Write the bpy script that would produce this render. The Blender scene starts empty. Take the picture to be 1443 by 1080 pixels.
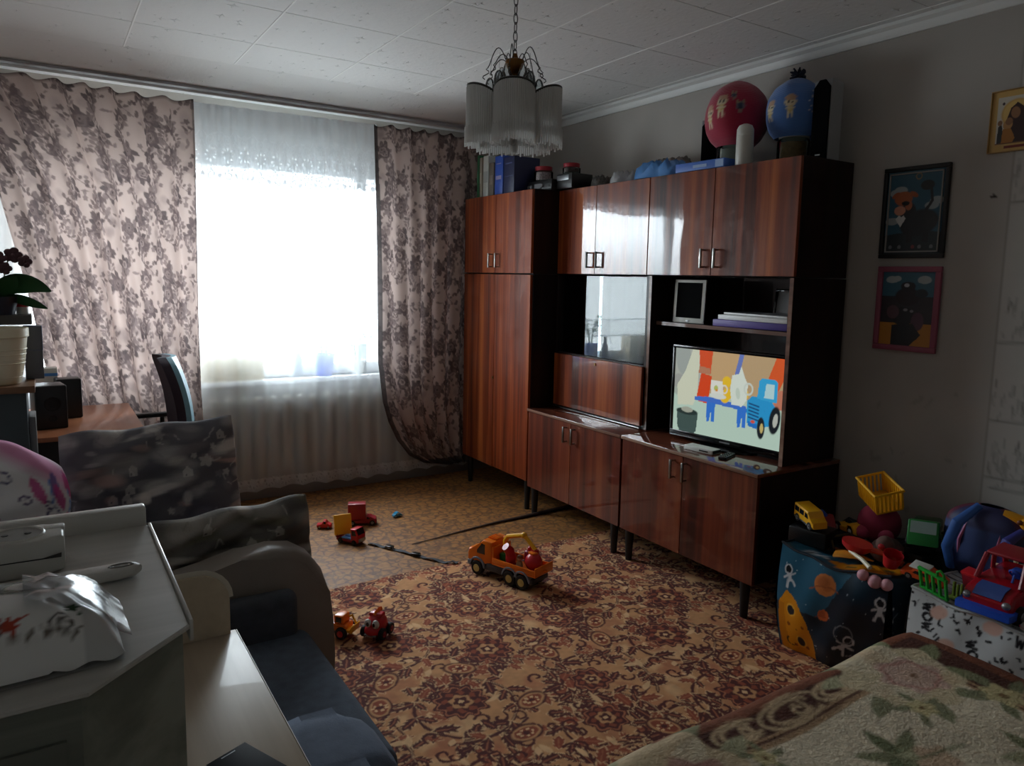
import bpy, bmesh, math, random
import numpy as np
from mathutils import Vector, Matrix, Euler
random.seed(7); RNG = np.random.default_rng(7)
PI = math.pi
SC = bpy.context.scene
COL = SC.collection

# ------------------------------------------------------------------ colour + materials
def lin1(v):
    v = v/255.0
    return v/12.92 if v <= 0.04045 else ((v+0.055)/1.055)**2.4
def S(r, g, b): return (lin1(r), lin1(g), lin1(b))
def new_mat(name):
    m = bpy.data.materials.new(name); m.use_nodes = True
    nt = m.node_tree; nt.nodes.clear()
    out = nt.nodes.new('ShaderNodeOutputMaterial')
    return m, nt, out
def setin(nd, **kw):
    for k, v in kw.items():
        k = k.replace('_', ' ')
        i = nd.inputs[k]
        if hasattr(v, 'is_output'): nd.id_data.links.new(v, i)
        else: i.default_value = (*v, 1.0) if (isinstance(v, tuple) and len(v) == 3 and i.type == 'RGBA') else v
    return nd
def node(nt, typ, _o=None, **kw):
    nd = nt.nodes.new(typ)
    for k, v in (_o or {}).items(): setattr(nd, k, v)
    setin(nd, **kw); return nd
def bsdf(nt, out, col, rough=0.5, **kw):
    b = node(nt, 'ShaderNodeBsdfPrincipled', None, Base_Color=col, Roughness=rough, **kw)
    nt.links.new(b.outputs[0], out.inputs[0]); return b
def plain(name, col, rough=0.5, var=0.0, vscale=8.0, bump=0.0, bscale=60.0, **kw):
    """solid colour with a faint procedural mottling and grain"""
    m, nt, out = new_mat(name)
    tc = node(nt, 'ShaderNodeTexCoord')
    c = col
    if var > 0:
        n = node(nt, 'ShaderNodeTexNoise', None, Vector=tc.outputs['Object'], Scale=vscale, Detail=4.0)
        r = node(nt, 'ShaderNodeValToRGB', None, Fac=n.outputs[0])
        r.color_ramp.elements[0].position = .3; r.color_ramp.elements[1].position = .7
        r.color_ramp.elements[0].color = (*[x*(1-var) for x in col], 1)
        r.color_ramp.elements[1].color = (*[min(1, x*(1+var)) for x in col], 1)
        c = r.outputs[0]
    b = bsdf(nt, out, c, rough, **kw)
    if bump > 0:
        n2 = node(nt, 'ShaderNodeTexNoise', None, Vector=tc.outputs['Object'], Scale=bscale, Detail=3.0)
        bp = node(nt, 'ShaderNodeBump', None, Strength=bump, Distance=.004, Height=n2.outputs[0])
        nt.links.new(bp.outputs[0], b.inputs['Normal'])
    return m
def vcol(name, rough=0.7, bump=0.0, bscale=300.0, **kw):
    """colour taken from the pattern laid into the mesh"""
    m, nt, out = new_mat(name)
    a = node(nt, 'ShaderNodeAttribute', {'attribute_name': 'Col'})
    b = bsdf(nt, out, a.outputs['Color'], rough, **kw)
    if bump > 0:
        tc = node(nt, 'ShaderNodeTexCoord')
        n2 = node(nt, 'ShaderNodeTexNoise', None, Vector=tc.outputs['Object'], Scale=bscale, Detail=3.0)
        bp = node(nt, 'ShaderNodeBump', None, Strength=bump, Distance=.004, Height=n2.outputs[0])
        nt.links.new(bp.outputs[0], b.inputs['Normal'])
    return m
def cloth_translucent(name, trans=0.5, clear=0.0):
    m, nt, out = new_mat(name)
    a = node(nt, 'ShaderNodeAttribute', {'attribute_name': 'Col'})
    d = node(nt, 'ShaderNodeBsdfDiffuse', None, Color=a.outputs['Color'])
    t = node(nt, 'ShaderNodeBsdfTranslucent', None, Color=a.outputs['Color'])
    mx = node(nt, 'ShaderNodeMixShader', None, Fac=trans)
    nt.links.new(d.outputs[0], mx.inputs[1]); nt.links.new(t.outputs[0], mx.inputs[2])
    last = mx
    if clear > 0:
        tr = node(nt, 'ShaderNodeBsdfTransparent', None, Color=(1, 1, 1))
        m2 = node(nt, 'ShaderNodeMixShader', None, Fac=clear)
        nt.links.new(mx.outputs[0], m2.inputs[1]); nt.links.new(tr.outputs[0], m2.inputs[2]); last = m2
    nt.links.new(last.outputs[0], out.inputs[0]); return m
def net(name, col=(.9, .9, .9), fac=.4):
    """voile and lace: the woven density sits in the mesh attribute, the rest is open"""
    m, nt, out = new_mat(name)
    a = node(nt, 'ShaderNodeAttribute', {'attribute_name': 'Col'})
    d = node(nt, 'ShaderNodeBsdfDiffuse', None, Color=col)
    t = node(nt, 'ShaderNodeBsdfTranslucent', None, Color=col)
    mx = node(nt, 'ShaderNodeMixShader', None, Fac=fac)
    nt.links.new(d.outputs[0], mx.inputs[1]); nt.links.new(t.outputs[0], mx.inputs[2])
    tr = node(nt, 'ShaderNodeBsdfTransparent', None, Color=(1, 1, 1))
    m2 = node(nt, 'ShaderNodeMixShader', None, Fac=a.outputs['Fac'])
    nt.links.new(tr.outputs[0], m2.inputs[1]); nt.links.new(mx.outputs[0], m2.inputs[2])
    nt.links.new(m2.outputs[0], out.inputs[0]); return m
def glassy(name, refl=0.12, tint=(.96, .98, .98), rough=0.0):
    m, nt, out = new_mat(name)
    tr = node(nt, 'ShaderNodeBsdfTransparent', None, Color=tint)
    gl = node(nt, 'ShaderNodeBsdfGlossy', None, Color=(.9, .93, .93), Roughness=rough)
    fr = node(nt, 'ShaderNodeLayerWeight', None, Blend=refl)
    mx = node(nt, 'ShaderNodeMixShader', None, Fac=fr.outputs['Fresnel'])
    nt.links.new(tr.outputs[0], mx.inputs[1]); nt.links.new(gl.outputs[0], mx.inputs[2])
    nt.links.new(mx.outputs[0], out.inputs[0]); return m
def emit_vcol(name, strength):
    m, nt, out = new_mat(name)
    a = node(nt, 'ShaderNodeAttribute', {'attribute_name': 'Col'})
    e = node(nt, 'ShaderNodeEmission', None, Color=a.outputs['Color'], Strength=strength)
    g = node(nt, 'ShaderNodeBsdfGlossy', None, Color=(.04, .04, .04), Roughness=.25)
    ad = node(nt, 'ShaderNodeAddShader')
    nt.links.new(e.outputs[0], ad.inputs[0]); nt.links.new(g.outputs[0], ad.inputs[1])
    nt.links.new(ad.outputs[0], out.inputs[0]); return m
def veneer(name, dark, mid, light, coat=1.0, rough=.5, axis='Z', coat_ior=1.75, scale=1.0, bumpy=.008):
    m, nt, out = new_mat(name)
    tc = node(nt, 'ShaderNodeTexCoord'); oi = node(nt, 'ShaderNodeObjectInfo')
    ad = node(nt, 'ShaderNodeVectorMath', {'operation': 'ADD'})
    sc = node(nt, 'ShaderNodeVectorMath', {'operation': 'SCALE'}, Scale=13.0)
    nt.links.new(oi.outputs['Location'], sc.inputs[0])
    rv = node(nt, 'ShaderNodeCombineXYZ', None, X=oi.outputs['Random'], Y=oi.outputs['Random'])
    sc2 = node(nt, 'ShaderNodeVectorMath', {'operation': 'SCALE'}, Scale=0.7)
    nt.links.new(rv.outputs[0], sc2.inputs[0])
    nt.links.new(tc.outputs['Object'], ad.inputs[0]); nt.links.new(sc2.outputs[0], ad.inputs[1])
    v = {'Z': (16, 16, .5), 'Y': (16, .5, 16), 'X': (.5, 16, 16)}[axis]
    mp = node(nt, 'ShaderNodeMapping', None, Vector=ad.outputs[0], Scale=tuple(x*scale for x in v))
    n1 = node(nt, 'ShaderNodeTexNoise', None, Vector=mp.outputs[0], Scale=1.0, Detail=5.0, Roughness=.6, Distortion=.4)
    v2 = {'Z': (4, 4, .15), 'Y': (4, .15, 4), 'X': (.15, 4, 4)}[axis]
    mp2 = node(nt, 'ShaderNodeMapping', None, Vector=ad.outputs[0], Scale=tuple(x*scale for x in v2))
    n2 = node(nt, 'ShaderNodeTexNoise', None, Vector=mp2.outputs[0], Scale=1.0, Detail=3.0, Distortion=.3)
    mm = node(nt, 'ShaderNodeMath', {'operation': 'MULTIPLY_ADD'}); mm.inputs[1].default_value = .55
    nt.links.new(n1.outputs[0], mm.inputs[0])
    m3 = node(nt, 'ShaderNodeMath', {'operation': 'MULTIPLY'}); m3.inputs[1].default_value = .45
    nt.links.new(n2.outputs[0], m3.inputs[0]); nt.links.new(m3.outputs[0], mm.inputs[2])
    r = node(nt, 'ShaderNodeValToRGB', None, Fac=mm.outputs[0]); cr = r.color_ramp
    cr.elements[0].position = .36; cr.elements[0].color = (*dark, 1)
    cr.elements[1].position = .64; cr.elements[1].color = (*light, 1)
    e = cr.elements.new(.5); e.color = (*mid, 1)
    b = bsdf(nt, out, r.outputs[0], rough)
    setin(b, Specular_IOR_Level=.15, Coat_Weight=coat, Coat_Roughness=.03, Coat_IOR=coat_ior)
    if bumpy:
        n4 = node(nt, 'ShaderNodeTexNoise', None, Vector=tc.outputs['Object'], Scale=5.0, Detail=1.0)
        bp = node(nt, 'ShaderNodeBump', None, Strength=bumpy, Distance=.05, Height=n4.outputs[0])
        nt.links.new(bp.outputs[0], b.inputs['Coat Normal'])
    return m

# ------------------------------------------------------------------ mesh builder
I4 = Matrix.Identity(4)
def T(x, y, z): return Matrix.Translation((x, y, z))
def RX(a): return Matrix.Rotation(a, 4, 'X')
def RY(a): return Matrix.Rotation(a, 4, 'Y')
def RZ(a): return Matrix.Rotation(a, 4, 'Z')
class B:
    def __init__(s): s.bm = bmesh.new(); s.mi = 0
    def m(s, i):
        for f in s.bm.faces: f.tag = True
        s.mi = i; return s
    def _e(s):
        if s.mi:
            for f in s.bm.faces:
                if not f.tag: f.material_index = s.mi
        return s
    def box(s, x0, y0, z0, x1, y1, z1, bev=0.0, seg=2, M=I4):
        mat = M @ T((x0+x1)/2, (y0+y1)/2, (z0+z1)/2) @ Matrix.Diagonal((abs(x1-x0), abs(y1-y0), abs(z1-z0), 1))
        r = bmesh.ops.create_cube(s.bm, size=1, matrix=mat)
        if bev > 0:
            es = {e for v in r['verts'] for e in v.link_edges}
            bmesh.ops.bevel(s.bm, geom=list(es), offset=min(bev, .49*min(abs(x1-x0), abs(y1-y0), abs(z1-z0))), segments=seg, profile=.5, affect='EDGES')
        return s._e()
    def ring_surface(s, rings, cap=True, closed=False):
        vs = [[s.bm.verts.new(p) for p in r] for r in rings]
        n = len(vs[0]); k = len(vs)
        for i in range(k if closed else k-1):
            a, b = vs[i], vs[(i+1) % k]
            for j in range(n):
                s.bm.faces.new((a[j], a[(j+1) % n], b[(j+1) % n], b[j]))
        if cap and not closed:
            if len(set(tuple(v.co) for v in vs[0])) > 2: s.bm.faces.new(vs[0][::-1])
            if len(set(tuple(v.co) for v in vs[-1])) > 2: s.bm.faces.new(vs[-1])
        return s._e()
    def tube(s, pts, r, n=8, closed=False, cap=True, flat=1.0):
        pts = [Vector(p) for p in pts]; k = len(pts)
        rs = list(r) if isinstance(r, (list, tuple)) else [r]*k
        rings = []; up = None
        for i, p in enumerate(pts):
            if closed: t = pts[(i+1) % k]-pts[i-1]
            else: t = pts[min(i+1, k-1)]-pts[max(i-1, 0)]
            t.normalize()
            if up is None:
                up = Vector((0, 0, 1)) if abs(t.z) < .9 else Vector((0, 1, 0))
            sd = t.cross(up); sd.normalize(); u2 = sd.cross(t); u2.normalize(); up = u2
            rings.append([p + rs[i]*(math.cos(2*PI*j/n)*sd + flat*math.sin(2*PI*j/n)*u2) for j in range(n)])
        return s.ring_surface(rings, cap, closed)
    def cyl(s, p0, p1, r0, r1=None, n=16):
        return s.tube([p0, p1], [r0, r0 if r1 is None else r1], n)
    def lathe(s, prof, n=24, M=I4, cap=True, fl=None):
        rings = []
        for (r, z) in prof:
            rings.append([M @ Vector(((r*(1 if fl is None else fl(2*PI*j/n, z)))*math.cos(2*PI*j/n), (r*(1 if fl is None else fl(2*PI*j/n, z)))*math.sin(2*PI*j/n), z)) for j in range(n)])
        return s.ring_surface(rings, cap)
    def ball(s, c, r, n=16, k=10, M=I4):
        if not isinstance(r, (tuple, list)): r = (r, r, r)
        bmesh.ops.create_uvsphere(s.bm, u_segments=n, v_segments=k, radius=1, matrix=M @ T(*c) @ Matrix.Diagonal((*r, 1)))
        return s._e()
    def prism(s, pts, d, M=I4, bev=0.0, seg=2):
        """outline in local x,y pulled along local z by d"""
        a = [s.bm.verts.new(M @ Vector((x, y, 0))) for x, y in pts]
        b = [s.bm.verts.new(M @ Vector((x, y, d))) for x, y in pts]
        n = len(pts); fs = [s.bm.faces.new(a[::-1]), s.bm.faces.new(b)]
        for i in range(n): fs.append(s.bm.faces.new((a[i], a[(i+1) % n], b[(i+1) % n], b[i])))
        if bev > 0:
            es = [e for f in fs[:2] for e in f.edges]
            bmesh.ops.bevel(s.bm, geom=es, offset=bev, segments=seg, profile=.5, affect='EDGES')
        return s._e()
XZ = lambda y=0: Matrix(((1, 0, 0, 0), (0, 0, -1, y), (0, 1, 0, 0), (0, 0, 0, 1)))   # outline x,z pulled towards -y
YZ = lambda x=0: Matrix(((0, 0, 1, x), (1, 0, 0, 0), (0, 1, 0, 0), (0, 0, 0, 1)))    # outline y,z pulled towards +x

def obj(name, b, mats, parent=None, loc=None, rot=None, angle=38, smooth=True):
    bm = b.bm
    bmesh.ops.recalc_face_normals(bm, faces=bm.faces[:])
    me = bpy.data.meshes.new(name); bm.to_mesh(me); bm.free()
    if smooth:
        me.shade_smooth(); me.set_sharp_from_angle(angle=math.radians(angle))
    for mt in (mats if isinstance(mats, (list, tuple)) else [mats]): me.materials.append(mt)
    o = bpy.data.objects.new(name, me); COL.objects.link(o)
    if parent: o.parent = parent
    if loc: o.location = loc
    if rot: o.rotation_euler = rot
    return o
def tag(o, label, cat, group=None, kind=None):
    o['label'] = label; o['category'] = cat
    if group: o['group'] = group
    if kind: o['kind'] = kind
    return o
def thing(name, label, cat, loc=(0, 0, 0), rz=0.0, group=None, rot=None):
    o = bpy.data.objects.new(name, None); COL.objects.link(o); o.empty_display_size = .05
    o.location = loc; o.rotation_euler = rot if rot else (0, 0, rz)
    return tag(o, label, cat, group)
def struct(name, b, mats, parent=None, **kw):
    o = obj(name, b, mats, parent, **kw)
    if parent is None: o['kind'] = 'structure'
    return o
def lab(o, text): o['label'] = text; return o
def dup(root, loc, label=None, rot=None):
    def cp(o, par):
        c = o.copy(); COL.objects.link(c)
        if par: c.parent = par
        for ch in list(o.children): cp(ch, c)
        return c
    r = cp(root, None); r.location = loc
    if rot: r.rotation_euler = rot
    if label: r['label'] = label
    return r

def grid(name, P, C, mat, parent=None, extra=None, loc=None, rot=None, smooth=True):
    """P: list of (nv,nu,3) sheets, C: matching (nv,nu,3) colours -> one mesh"""
    if not isinstance(P, list): P, C = [P], [C]
    vs, fs, cs, off = [], [], [], 0
    for p, c in zip(P, C):
        nv, nu = p.shape[:2]
        vs.append(p.reshape(-1, 3)); cs.append(c.reshape(-1, 3))
        i = np.arange(nv*nu).reshape(nv, nu)+off
        q = np.stack([i[:-1, :-1], i[:-1, 1:], i[1:, 1:], i[1:, :-1]], -1).reshape(-1, 4)
        fs.append(q); off += nv*nu
    v = np.concatenate(vs).astype(np.float32); f = np.concatenate(fs).astype(np.int32); c = np.concatenate(cs).astype(np.float32)
    me = bpy.data.meshes.new(name)
    me.vertices.add(len(v)); me.vertices.foreach_set('co', v.ravel())
    me.loops.add(f.size); me.loops.foreach_set('vertex_index', f.ravel())
    me.polygons.add(len(f)); me.polygons.foreach_set('loop_start', np.arange(0, f.size, 4, dtype=np.int32))
    me.update(calc_edges=True); me.validate()
    at = me.attributes.new('Col', 'FLOAT_COLOR', 'POINT')
    at.data.foreach_set('color', np.concatenate([c, np.ones((len(c), 1), np.float32)], 1).ravel())
    if smooth: me.shade_smooth()
    me.materials.append(mat)
    o = bpy.data.objects.new(name, me); COL.objects.link(o)
    if parent: o.parent = parent
    if loc: o.location = loc
    if rot: o.rotation_euler = rot
    return o

# ------------------------------------------------------------------ pattern drawing (metres, y up)
class Cv:
    def __init__(s, w, h, res, bg, wrap=False):
        s.w, s.h, s.res, s.wrap = w, h, res, wrap
        s.nx, s.ny = int(round(w/res)), int(round(h/res))
        s.a = np.empty((s.ny, s.nx, 3)); s.a[:] = bg
    def put(s, cx, cy, R, fn, col, alpha=1.0):
        sh = [(i*s.w, j*s.h) for i in (-1, 0, 1) for j in (-1, 0, 1)] if s.wrap else [(0, 0)]
        for ox, oy in sh:
            x, y = cx+ox, cy+oy
            i0, i1 = max(0, int((x-R)/s.res)), min(s.nx, int((x+R)/s.res)+2)
            j0, j1 = max(0, int((y-R)/s.res)), min(s.ny, int((y+R)/s.res)+2)
            if i0 >= i1 or j0 >= j1: continue
            X, Y = np.meshgrid((np.arange(i0, i1)+.5)*s.res-x, (np.arange(j0, j1)+.5)*s.res-y)
            k = (np.clip(fn(X, Y), 0, 1)*alpha)[..., None]
            s.a[j0:j1, i0:i1] = s.a[j0:j1, i0:i1]*(1-k)+np.array(col)*k
    def ell(s, cx, cy, a, b, rot=0, col=(0, 0, 0), alpha=1.0, soft=.15):
        c, n = math.cos(rot), math.sin(rot)
        s.put(cx, cy, max(a, b)*1.25, lambda X, Y: (1-np.hypot((X*c+Y*n)/a, (-X*n+Y*c)/b))/soft+.5, col, alpha)
    def leaf(s, cx, cy, L, w, rot, col, alpha=1.0, ser=0.0):
        c, n = math.cos(rot), math.sin(rot); e = s.res
        def fn(X, Y):
            u = (X*c+Y*n)/L; v = -X*n+Y*c
            ww = w*np.clip(1-u*u, 0, 1)*(1+ser*np.sin(u*14))
            return (ww-np.abs(v))/e+.2
        s.put(cx, cy, L*1.1, fn, col, alpha)
    def flower(s, cx, cy, r, n, rot, col, depth=.3, alpha=1.0):
        e = s.res
        s.put(cx, cy, r*1.1, lambda X, Y: (r*(1-depth*(.5+.5*np.cos(n*(np.arctan2(Y, X)-rot))))-np.hypot(X, Y))/e+.5, col, alpha)
    def ringf(s, cx, cy, r, w, n, rot, col, depth=.3, alpha=1.0):
        e = s.res
        s.put(cx, cy, r*1.2, lambda X, Y: (w/2-np.abs(r*(1-depth*(.5+.5*np.cos(n*(np.arctan2(Y, X)-rot))))-np.hypot(X, Y)))/e+.5, col, alpha)
    def line(s, pts, w, col, alpha=1.0, w2=None):
        k = len(pts)
        for i in range(k-1):
            (x0, y0), (x1, y1) = pts[i], pts[i+1]
            mx, my = (x0+x1)/2, (y0+y1)/2; L = math.hypot(x1-x0, y1-y0)
            ww = w if w2 is None else w+(w2-w)*i/max(1, k-2)
            def fn(X, Y, x0=x0-mx, y0=y0-my, dx=x1-x0, dy=y1-y0, L2=max(L*L, 1e-12), ww=ww):
                t = np.clip(((X-x0)*dx+(Y-y0)*dy)/L2, 0, 1)
                return (ww/2-np.hypot(X-x0-t*dx, Y-y0-t*dy))/s.res+.5
            s.put(mx, my, L/2+ww, fn, col, alpha)
    def poly(s, pts, col, alpha=1.0):
        xs = [p[0] for p in pts]; ys = [p[1] for p in pts]
        cx, cy = (min(xs)+max(xs))/2, (min(ys)+max(ys))/2; R = max(max(xs)-min(xs), max(ys)-min(ys))/2+s.res
        def fn(X, Y):
            ins = np.zeros(X.shape, bool); n = len(pts)
            for i in range(n):
                x0, y0 = pts[i][0]-cx, pts[i][1]-cy; x1, y1 = pts[(i+1) % n][0]-cx, pts[(i+1) % n][1]-cy
                if y0 == y1: continue
                ins ^= ((y0 > Y) != (y1 > Y)) & (X < (x1-x0)*(Y-y0)/(y1-y0)+x0)
            return ins.astype(float)
        s.put(cx, cy, R, fn, col, alpha)
    def rect(s, x0, y0, x1, y1, col, alpha=1.0): s.poly([(x0, y0), (x1, y0), (x1, y1), (x0, y1)], col, alpha)
    def noise(s, amp, cell):
        g = RNG.random((int(s.h/cell)+3, int(s.w/cell)+3))
        if s.wrap:
            ny, nx = max(1, round(s.h/cell)), max(1, round(s.w/cell)); g = RNG.random((ny, nx)); g = np.pad(g, ((0, 1), (0, 1)), 'wrap')
        else: ny, nx = g.shape[0]-2, g.shape[1]-2
        y = (np.arange(s.ny)+.5)/s.ny*ny; x = (np.arange(s.nx)+.5)/s.nx*nx
        yi, xi = y.astype(int), x.astype(int); fy, fx = (y-yi)[:, None], (x-xi)[None]
        v = (g[yi][:, xi]*(1-fx)+g[yi][:, xi+1]*fx)*(1-fy)+(g[yi+1][:, xi]*(1-fx)+g[yi+1][:, xi+1]*fx)*fy
        s.a *= (1+amp*(v-.5)*2)[..., None]
    def at(s, x, y):
        x = np.asarray(x); y = np.asarray(y)
        if s.wrap: i = np.floor(x/s.res).astype(int) % s.nx; j = np.floor(y/s.res).astype(int) % s.ny
        else: i = np.clip((x/s.res).astype(int), 0, s.nx-1); j = np.clip((y/s.res).astype(int), 0, s.ny-1)
        return s.a[j, i]
def spiral(cx, cy, r0, r1, a0, turns, n=26):
    return [(cx+(r0+(r1-r0)*i/n)*math.cos(a0+turns*2*PI*i/n), cy+(r0+(r1-r0)*i/n)*math.sin(a0+turns*2*PI*i/n)) for i in range(n+1)]
LET = {'W': [[(0, 1), (.25, 0), (.5, .7), (.75, 0), (1, 1)]], 'O': [[(.5+.5*math.cos(a*PI/6), .5+.5*math.sin(a*PI/6)) for a in range(13)]],
       'K': [[(0, 0), (0, 1)], [(1, 1), (0, .45), (1, 0)]], 'Y': [[(0, 1), (.5, .5), (1, 1)], [(.5, .5), (.5, 0)]]}
def word(cv, txt, x, y, h, col, w, rot=0.0, sp=1.25):
    c, n = math.cos(rot), math.sin(rot)
    for k, ch in enumerate(txt):
        for st in LET[ch]:
            cv.line([(x+c*(u*.8*h+k*sp*h*.85)-n*v*h, y+n*(u*.8*h+k*sp*h*.85)+c*v*h) for u, v in st], w, col)

def cushion(name, w, h, t, C, mat, parent=None, n=60, puff=.45, loc=None, rot=None, wob=.0, seed=0, corner=.93, rnd=.25):
    """closed pillow: local x by z, thickness along y; C = canvas of w x h metres"""
    u = np.linspace(-1, 1, n); U, V = np.meshgrid(u, u)
    e = (np.clip(1-np.abs(U)**3.2, 0, 1)**puff)*(np.clip(1-np.abs(V)**3.2, 0, 1)**puff)
    pin = 1-(1-corner)*(1-np.abs(U)*np.abs(V))*(np.maximum(np.abs(U), np.abs(V))**4)
    r = np.random.default_rng(seed); ph = r.random(6)*6
    wv = wob*(np.sin(5*U+ph[0])*np.sin(4*V+ph[1])+.6*np.sin(9*U+7*V+ph[2])+.5*np.sin(13*V-8*U+ph[3]))
    X = U*w/2*pin*np.sqrt(1-rnd*V*V/2); Z = V*h/2*pin*np.sqrt(1-rnd*U*U/2)+wob*.5*np.sin(7*U+ph[4])*(np.abs(V)**3)
    F = np.stack([X, -t/2*e*(1+wv/t*2), Z], -1); Bk = np.stack([X, t/2*e*(1+wv/t), Z], -1)
    c = C.at((U+1)/2*w*.999, (V+1)/2*h*.999)
    return grid(name, [F, Bk[:, ::-1]], [c, c[:, ::-1]], mat, parent, loc=loc, rot=rot)

# ================================================================== CAMERA
def make_camera():
    a, b, c = [math.radians(x) for x in (32.96628, 6.96709, -1.226775)]
    f = np.array([math.sin(a)*math.cos(b), math.cos(a)*math.cos(b), -math.sin(b)])
    r = np.array([math.cos(a), -math.sin(a), 0.]); d = np.cross(f, r)
    r2 = math.cos(c)*r+math.sin(c)*d; d2 = -math.sin(c)*r+math.cos(c)*d
    cam = bpy.data.cameras.new('camera'); o = bpy.data.objects.new('camera', cam); COL.objects.link(o)
    m = Matrix.Identity(4)
    for i in range(3): m[i][0] = r2[i]; m[i][1] = -d2[i]; m[i][2] = -f[i]
    m[2][3] = 1.5
    o.matrix_world = m
    cam.sensor_width = 36; cam.lens = 1048.46/1443*36
    cam.shift_x = (721.5-737.96)/1443; cam.shift_y = (519.58-540)/1443
    cam.clip_start = .05
    SC.camera = o
make_camera()

# ================================================================== MATERIALS
M = {}
M['wall'] = plain('wallpaper_grey_beige', S(188, 182, 174), .85, .05, 3.0, .15, 90)
M['white'] = plain('white_paint', S(225, 225, 222), .45)
M['plastic_white'] = plain('white_plastic', S(215, 214, 206), .35)
M['frame_white'] = plain('white_window_plastic', S(235, 236, 236), .3)
M['black'] = plain('black_plastic', S(18, 18, 19), .35)
M['gloss_black'] = plain('gloss_black', S(10, 10, 11), .12)
M['matte_black'] = plain('matte_black', S(12, 12, 13), .8, Specular_IOR_Level=.03)
M['rubber'] = plain('tyre_rubber', S(20, 20, 21), .7)
M['steel'] = plain('steel', S(150, 148, 142), .28, Metallic=1.0)
M['dark_steel'] = plain('dark_steel', S(70, 68, 66), .3, Metallic=1.0)
M['brass'] = plain('old_brass', S(120, 84, 45), .35, Metallic=1.0)
M['silver'] = plain('silver_plastic', S(150, 152, 155), .3, Metallic=.6)
M['veneer'] = veneer('glossy_walnut_veneer', S(64, 23, 10), S(130, 56, 25), S(178, 96, 46), coat_ior=1.62)
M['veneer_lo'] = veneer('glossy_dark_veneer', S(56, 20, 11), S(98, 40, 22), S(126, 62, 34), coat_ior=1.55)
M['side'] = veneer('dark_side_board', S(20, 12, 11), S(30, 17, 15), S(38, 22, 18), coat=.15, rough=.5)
M['top'] = veneer('glossy_base_top', S(52, 22, 14), S(84, 38, 24), S(110, 56, 36), axis='Y')
M['edge'] = veneer('worn_edge_band', S(90, 60, 48), S(120, 84, 68), S(150, 118, 98), axis='Y', coat=.4)
M['inside'] = plain('dark_interior', S(42, 27, 22), .6, .1)
M['black_leg'] = plain('black_leg', S(16, 13, 12), .5)
M['glass'] = glassy('window_glass', .05)
M['vitrine_glass'] = glassy('cabinet_glass', .44, (.86, .92, .92))
M['jar_glass'] = glassy('jar_glass', .15, (.85, .9, .88))
M['red'] = plain('red_plastic', S(196, 32, 40), .3)
M['dark_red'] = plain('dark_red_plastic', S(150, 26, 40), .35)
M['blue'] = plain('blue_plastic', S(44, 84, 190), .35)
M['light_blue'] = plain('light_blue_plastic', S(90, 150, 220), .3)
M['teal'] = plain('teal_plastic', S(40, 130, 170), .3)
M['orange'] = plain('orange_plastic', S(240, 120, 22), .3)
M['yellow'] = plain('yellow_plastic', S(245, 180, 30), .35)
M['green'] = plain('green_plastic', S(30, 130, 55), .3)
M['bright_green'] = plain('bright_green_plastic', S(40, 170, 60), .35)
M['pink'] = plain('pink_plastic', S(222, 160, 170), .5)
M['cream_plastic'] = plain('cream_plastic', S(228, 218, 186), .4)
M['gold'] = plain('yellow_wheel_hub', S(200, 180, 110), .35)
M['window_dark'] = plain('dark_toy_window', S(24, 26, 34), .15)

# ================================================================== ROOM
XW, YW, ZC = 3.15, 5.0, 2.62
XL, YF = -0.78, -1.7
HX0, HX1, HZ0, HZ1 = -.12, 2.12, .80, 2.24
# floor: worn patterned linoleum
def floor_mat():
    m, nt, out = new_mat('golden_brown_linoleum')
    tc = node(nt, 'ShaderNodeTexCoord')
    nw = node(nt, 'ShaderNodeTexNoise', None, Vector=tc.outputs['Object'], Scale=14.0, Detail=2.0)
    ad = node(nt, 'ShaderNodeVectorMath', {'operation': 'MULTIPLY_ADD'})
    ad.inputs[1].default_value = (.07, .07, .07)
    nt.links.new(nw.outputs['Color'], ad.inputs[0]); nt.links.new(tc.outputs['Object'], ad.inputs[2])
    vo = node(nt, 'ShaderNodeTexVoronoi', {'feature': 'DISTANCE_TO_EDGE'}, Vector=ad.outputs[0], Scale=19.0)
    r = node(nt, 'ShaderNodeValToRGB', None, Fac=vo.outputs['Distance']); cr = r.color_ramp
    cr.elements[0].position = .06; cr.elements[0].color = (*S(70, 46, 34), 1)
    cr.elements[1].position = .16; cr.elements[1].color = (*S(158, 104, 48), 1)
    n2 = node(nt, 'ShaderNodeTexNoise', None, Vector=tc.outputs['Object'], Scale=22.0, Detail=3.0)
    r2 = node(nt, 'ShaderNodeValToRGB', None, Fac=n2.outputs[0]); c2 = r2.color_ramp
    c2.elements[0].position = .42; c2.elements[0].color = (*S(128, 82, 44), 1)
    c2.elements[1].position = .62; c2.elements[1].color = (*S(172, 120, 60), 1)
    mx = node(nt, 'ShaderNodeMix', {'data_type': 'RGBA', 'blend_type': 'MULTIPLY'}, )
    mx.inputs[0].default_value = .75
    n3 = node(nt, 'ShaderNodeTexNoise', None, Vector=tc.outputs['Object'], Scale=5.0, Detail=1.0)
    ms = node(nt, 'ShaderNodeMath', {'operation': 'GREATER_THAN'}); ms.inputs[1].default_value = .5
    mx2 = node(nt, 'ShaderNodeMix', {'data_type': 'RGBA'})
    mx2.inputs[0].default_value = .55
    nt.links.new(r2.outputs[0], mx2.inputs['A']); nt.links.new(r.outputs[0], mx2.inputs['B'])
    bsdf(nt, out, mx2.outputs['Result'], .62)
    return m
b = B(); b.box(XL-.1, YF-.1, -.06, XW+.1, YW+.35, 0); struct('floor', b, floor_mat())
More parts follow.
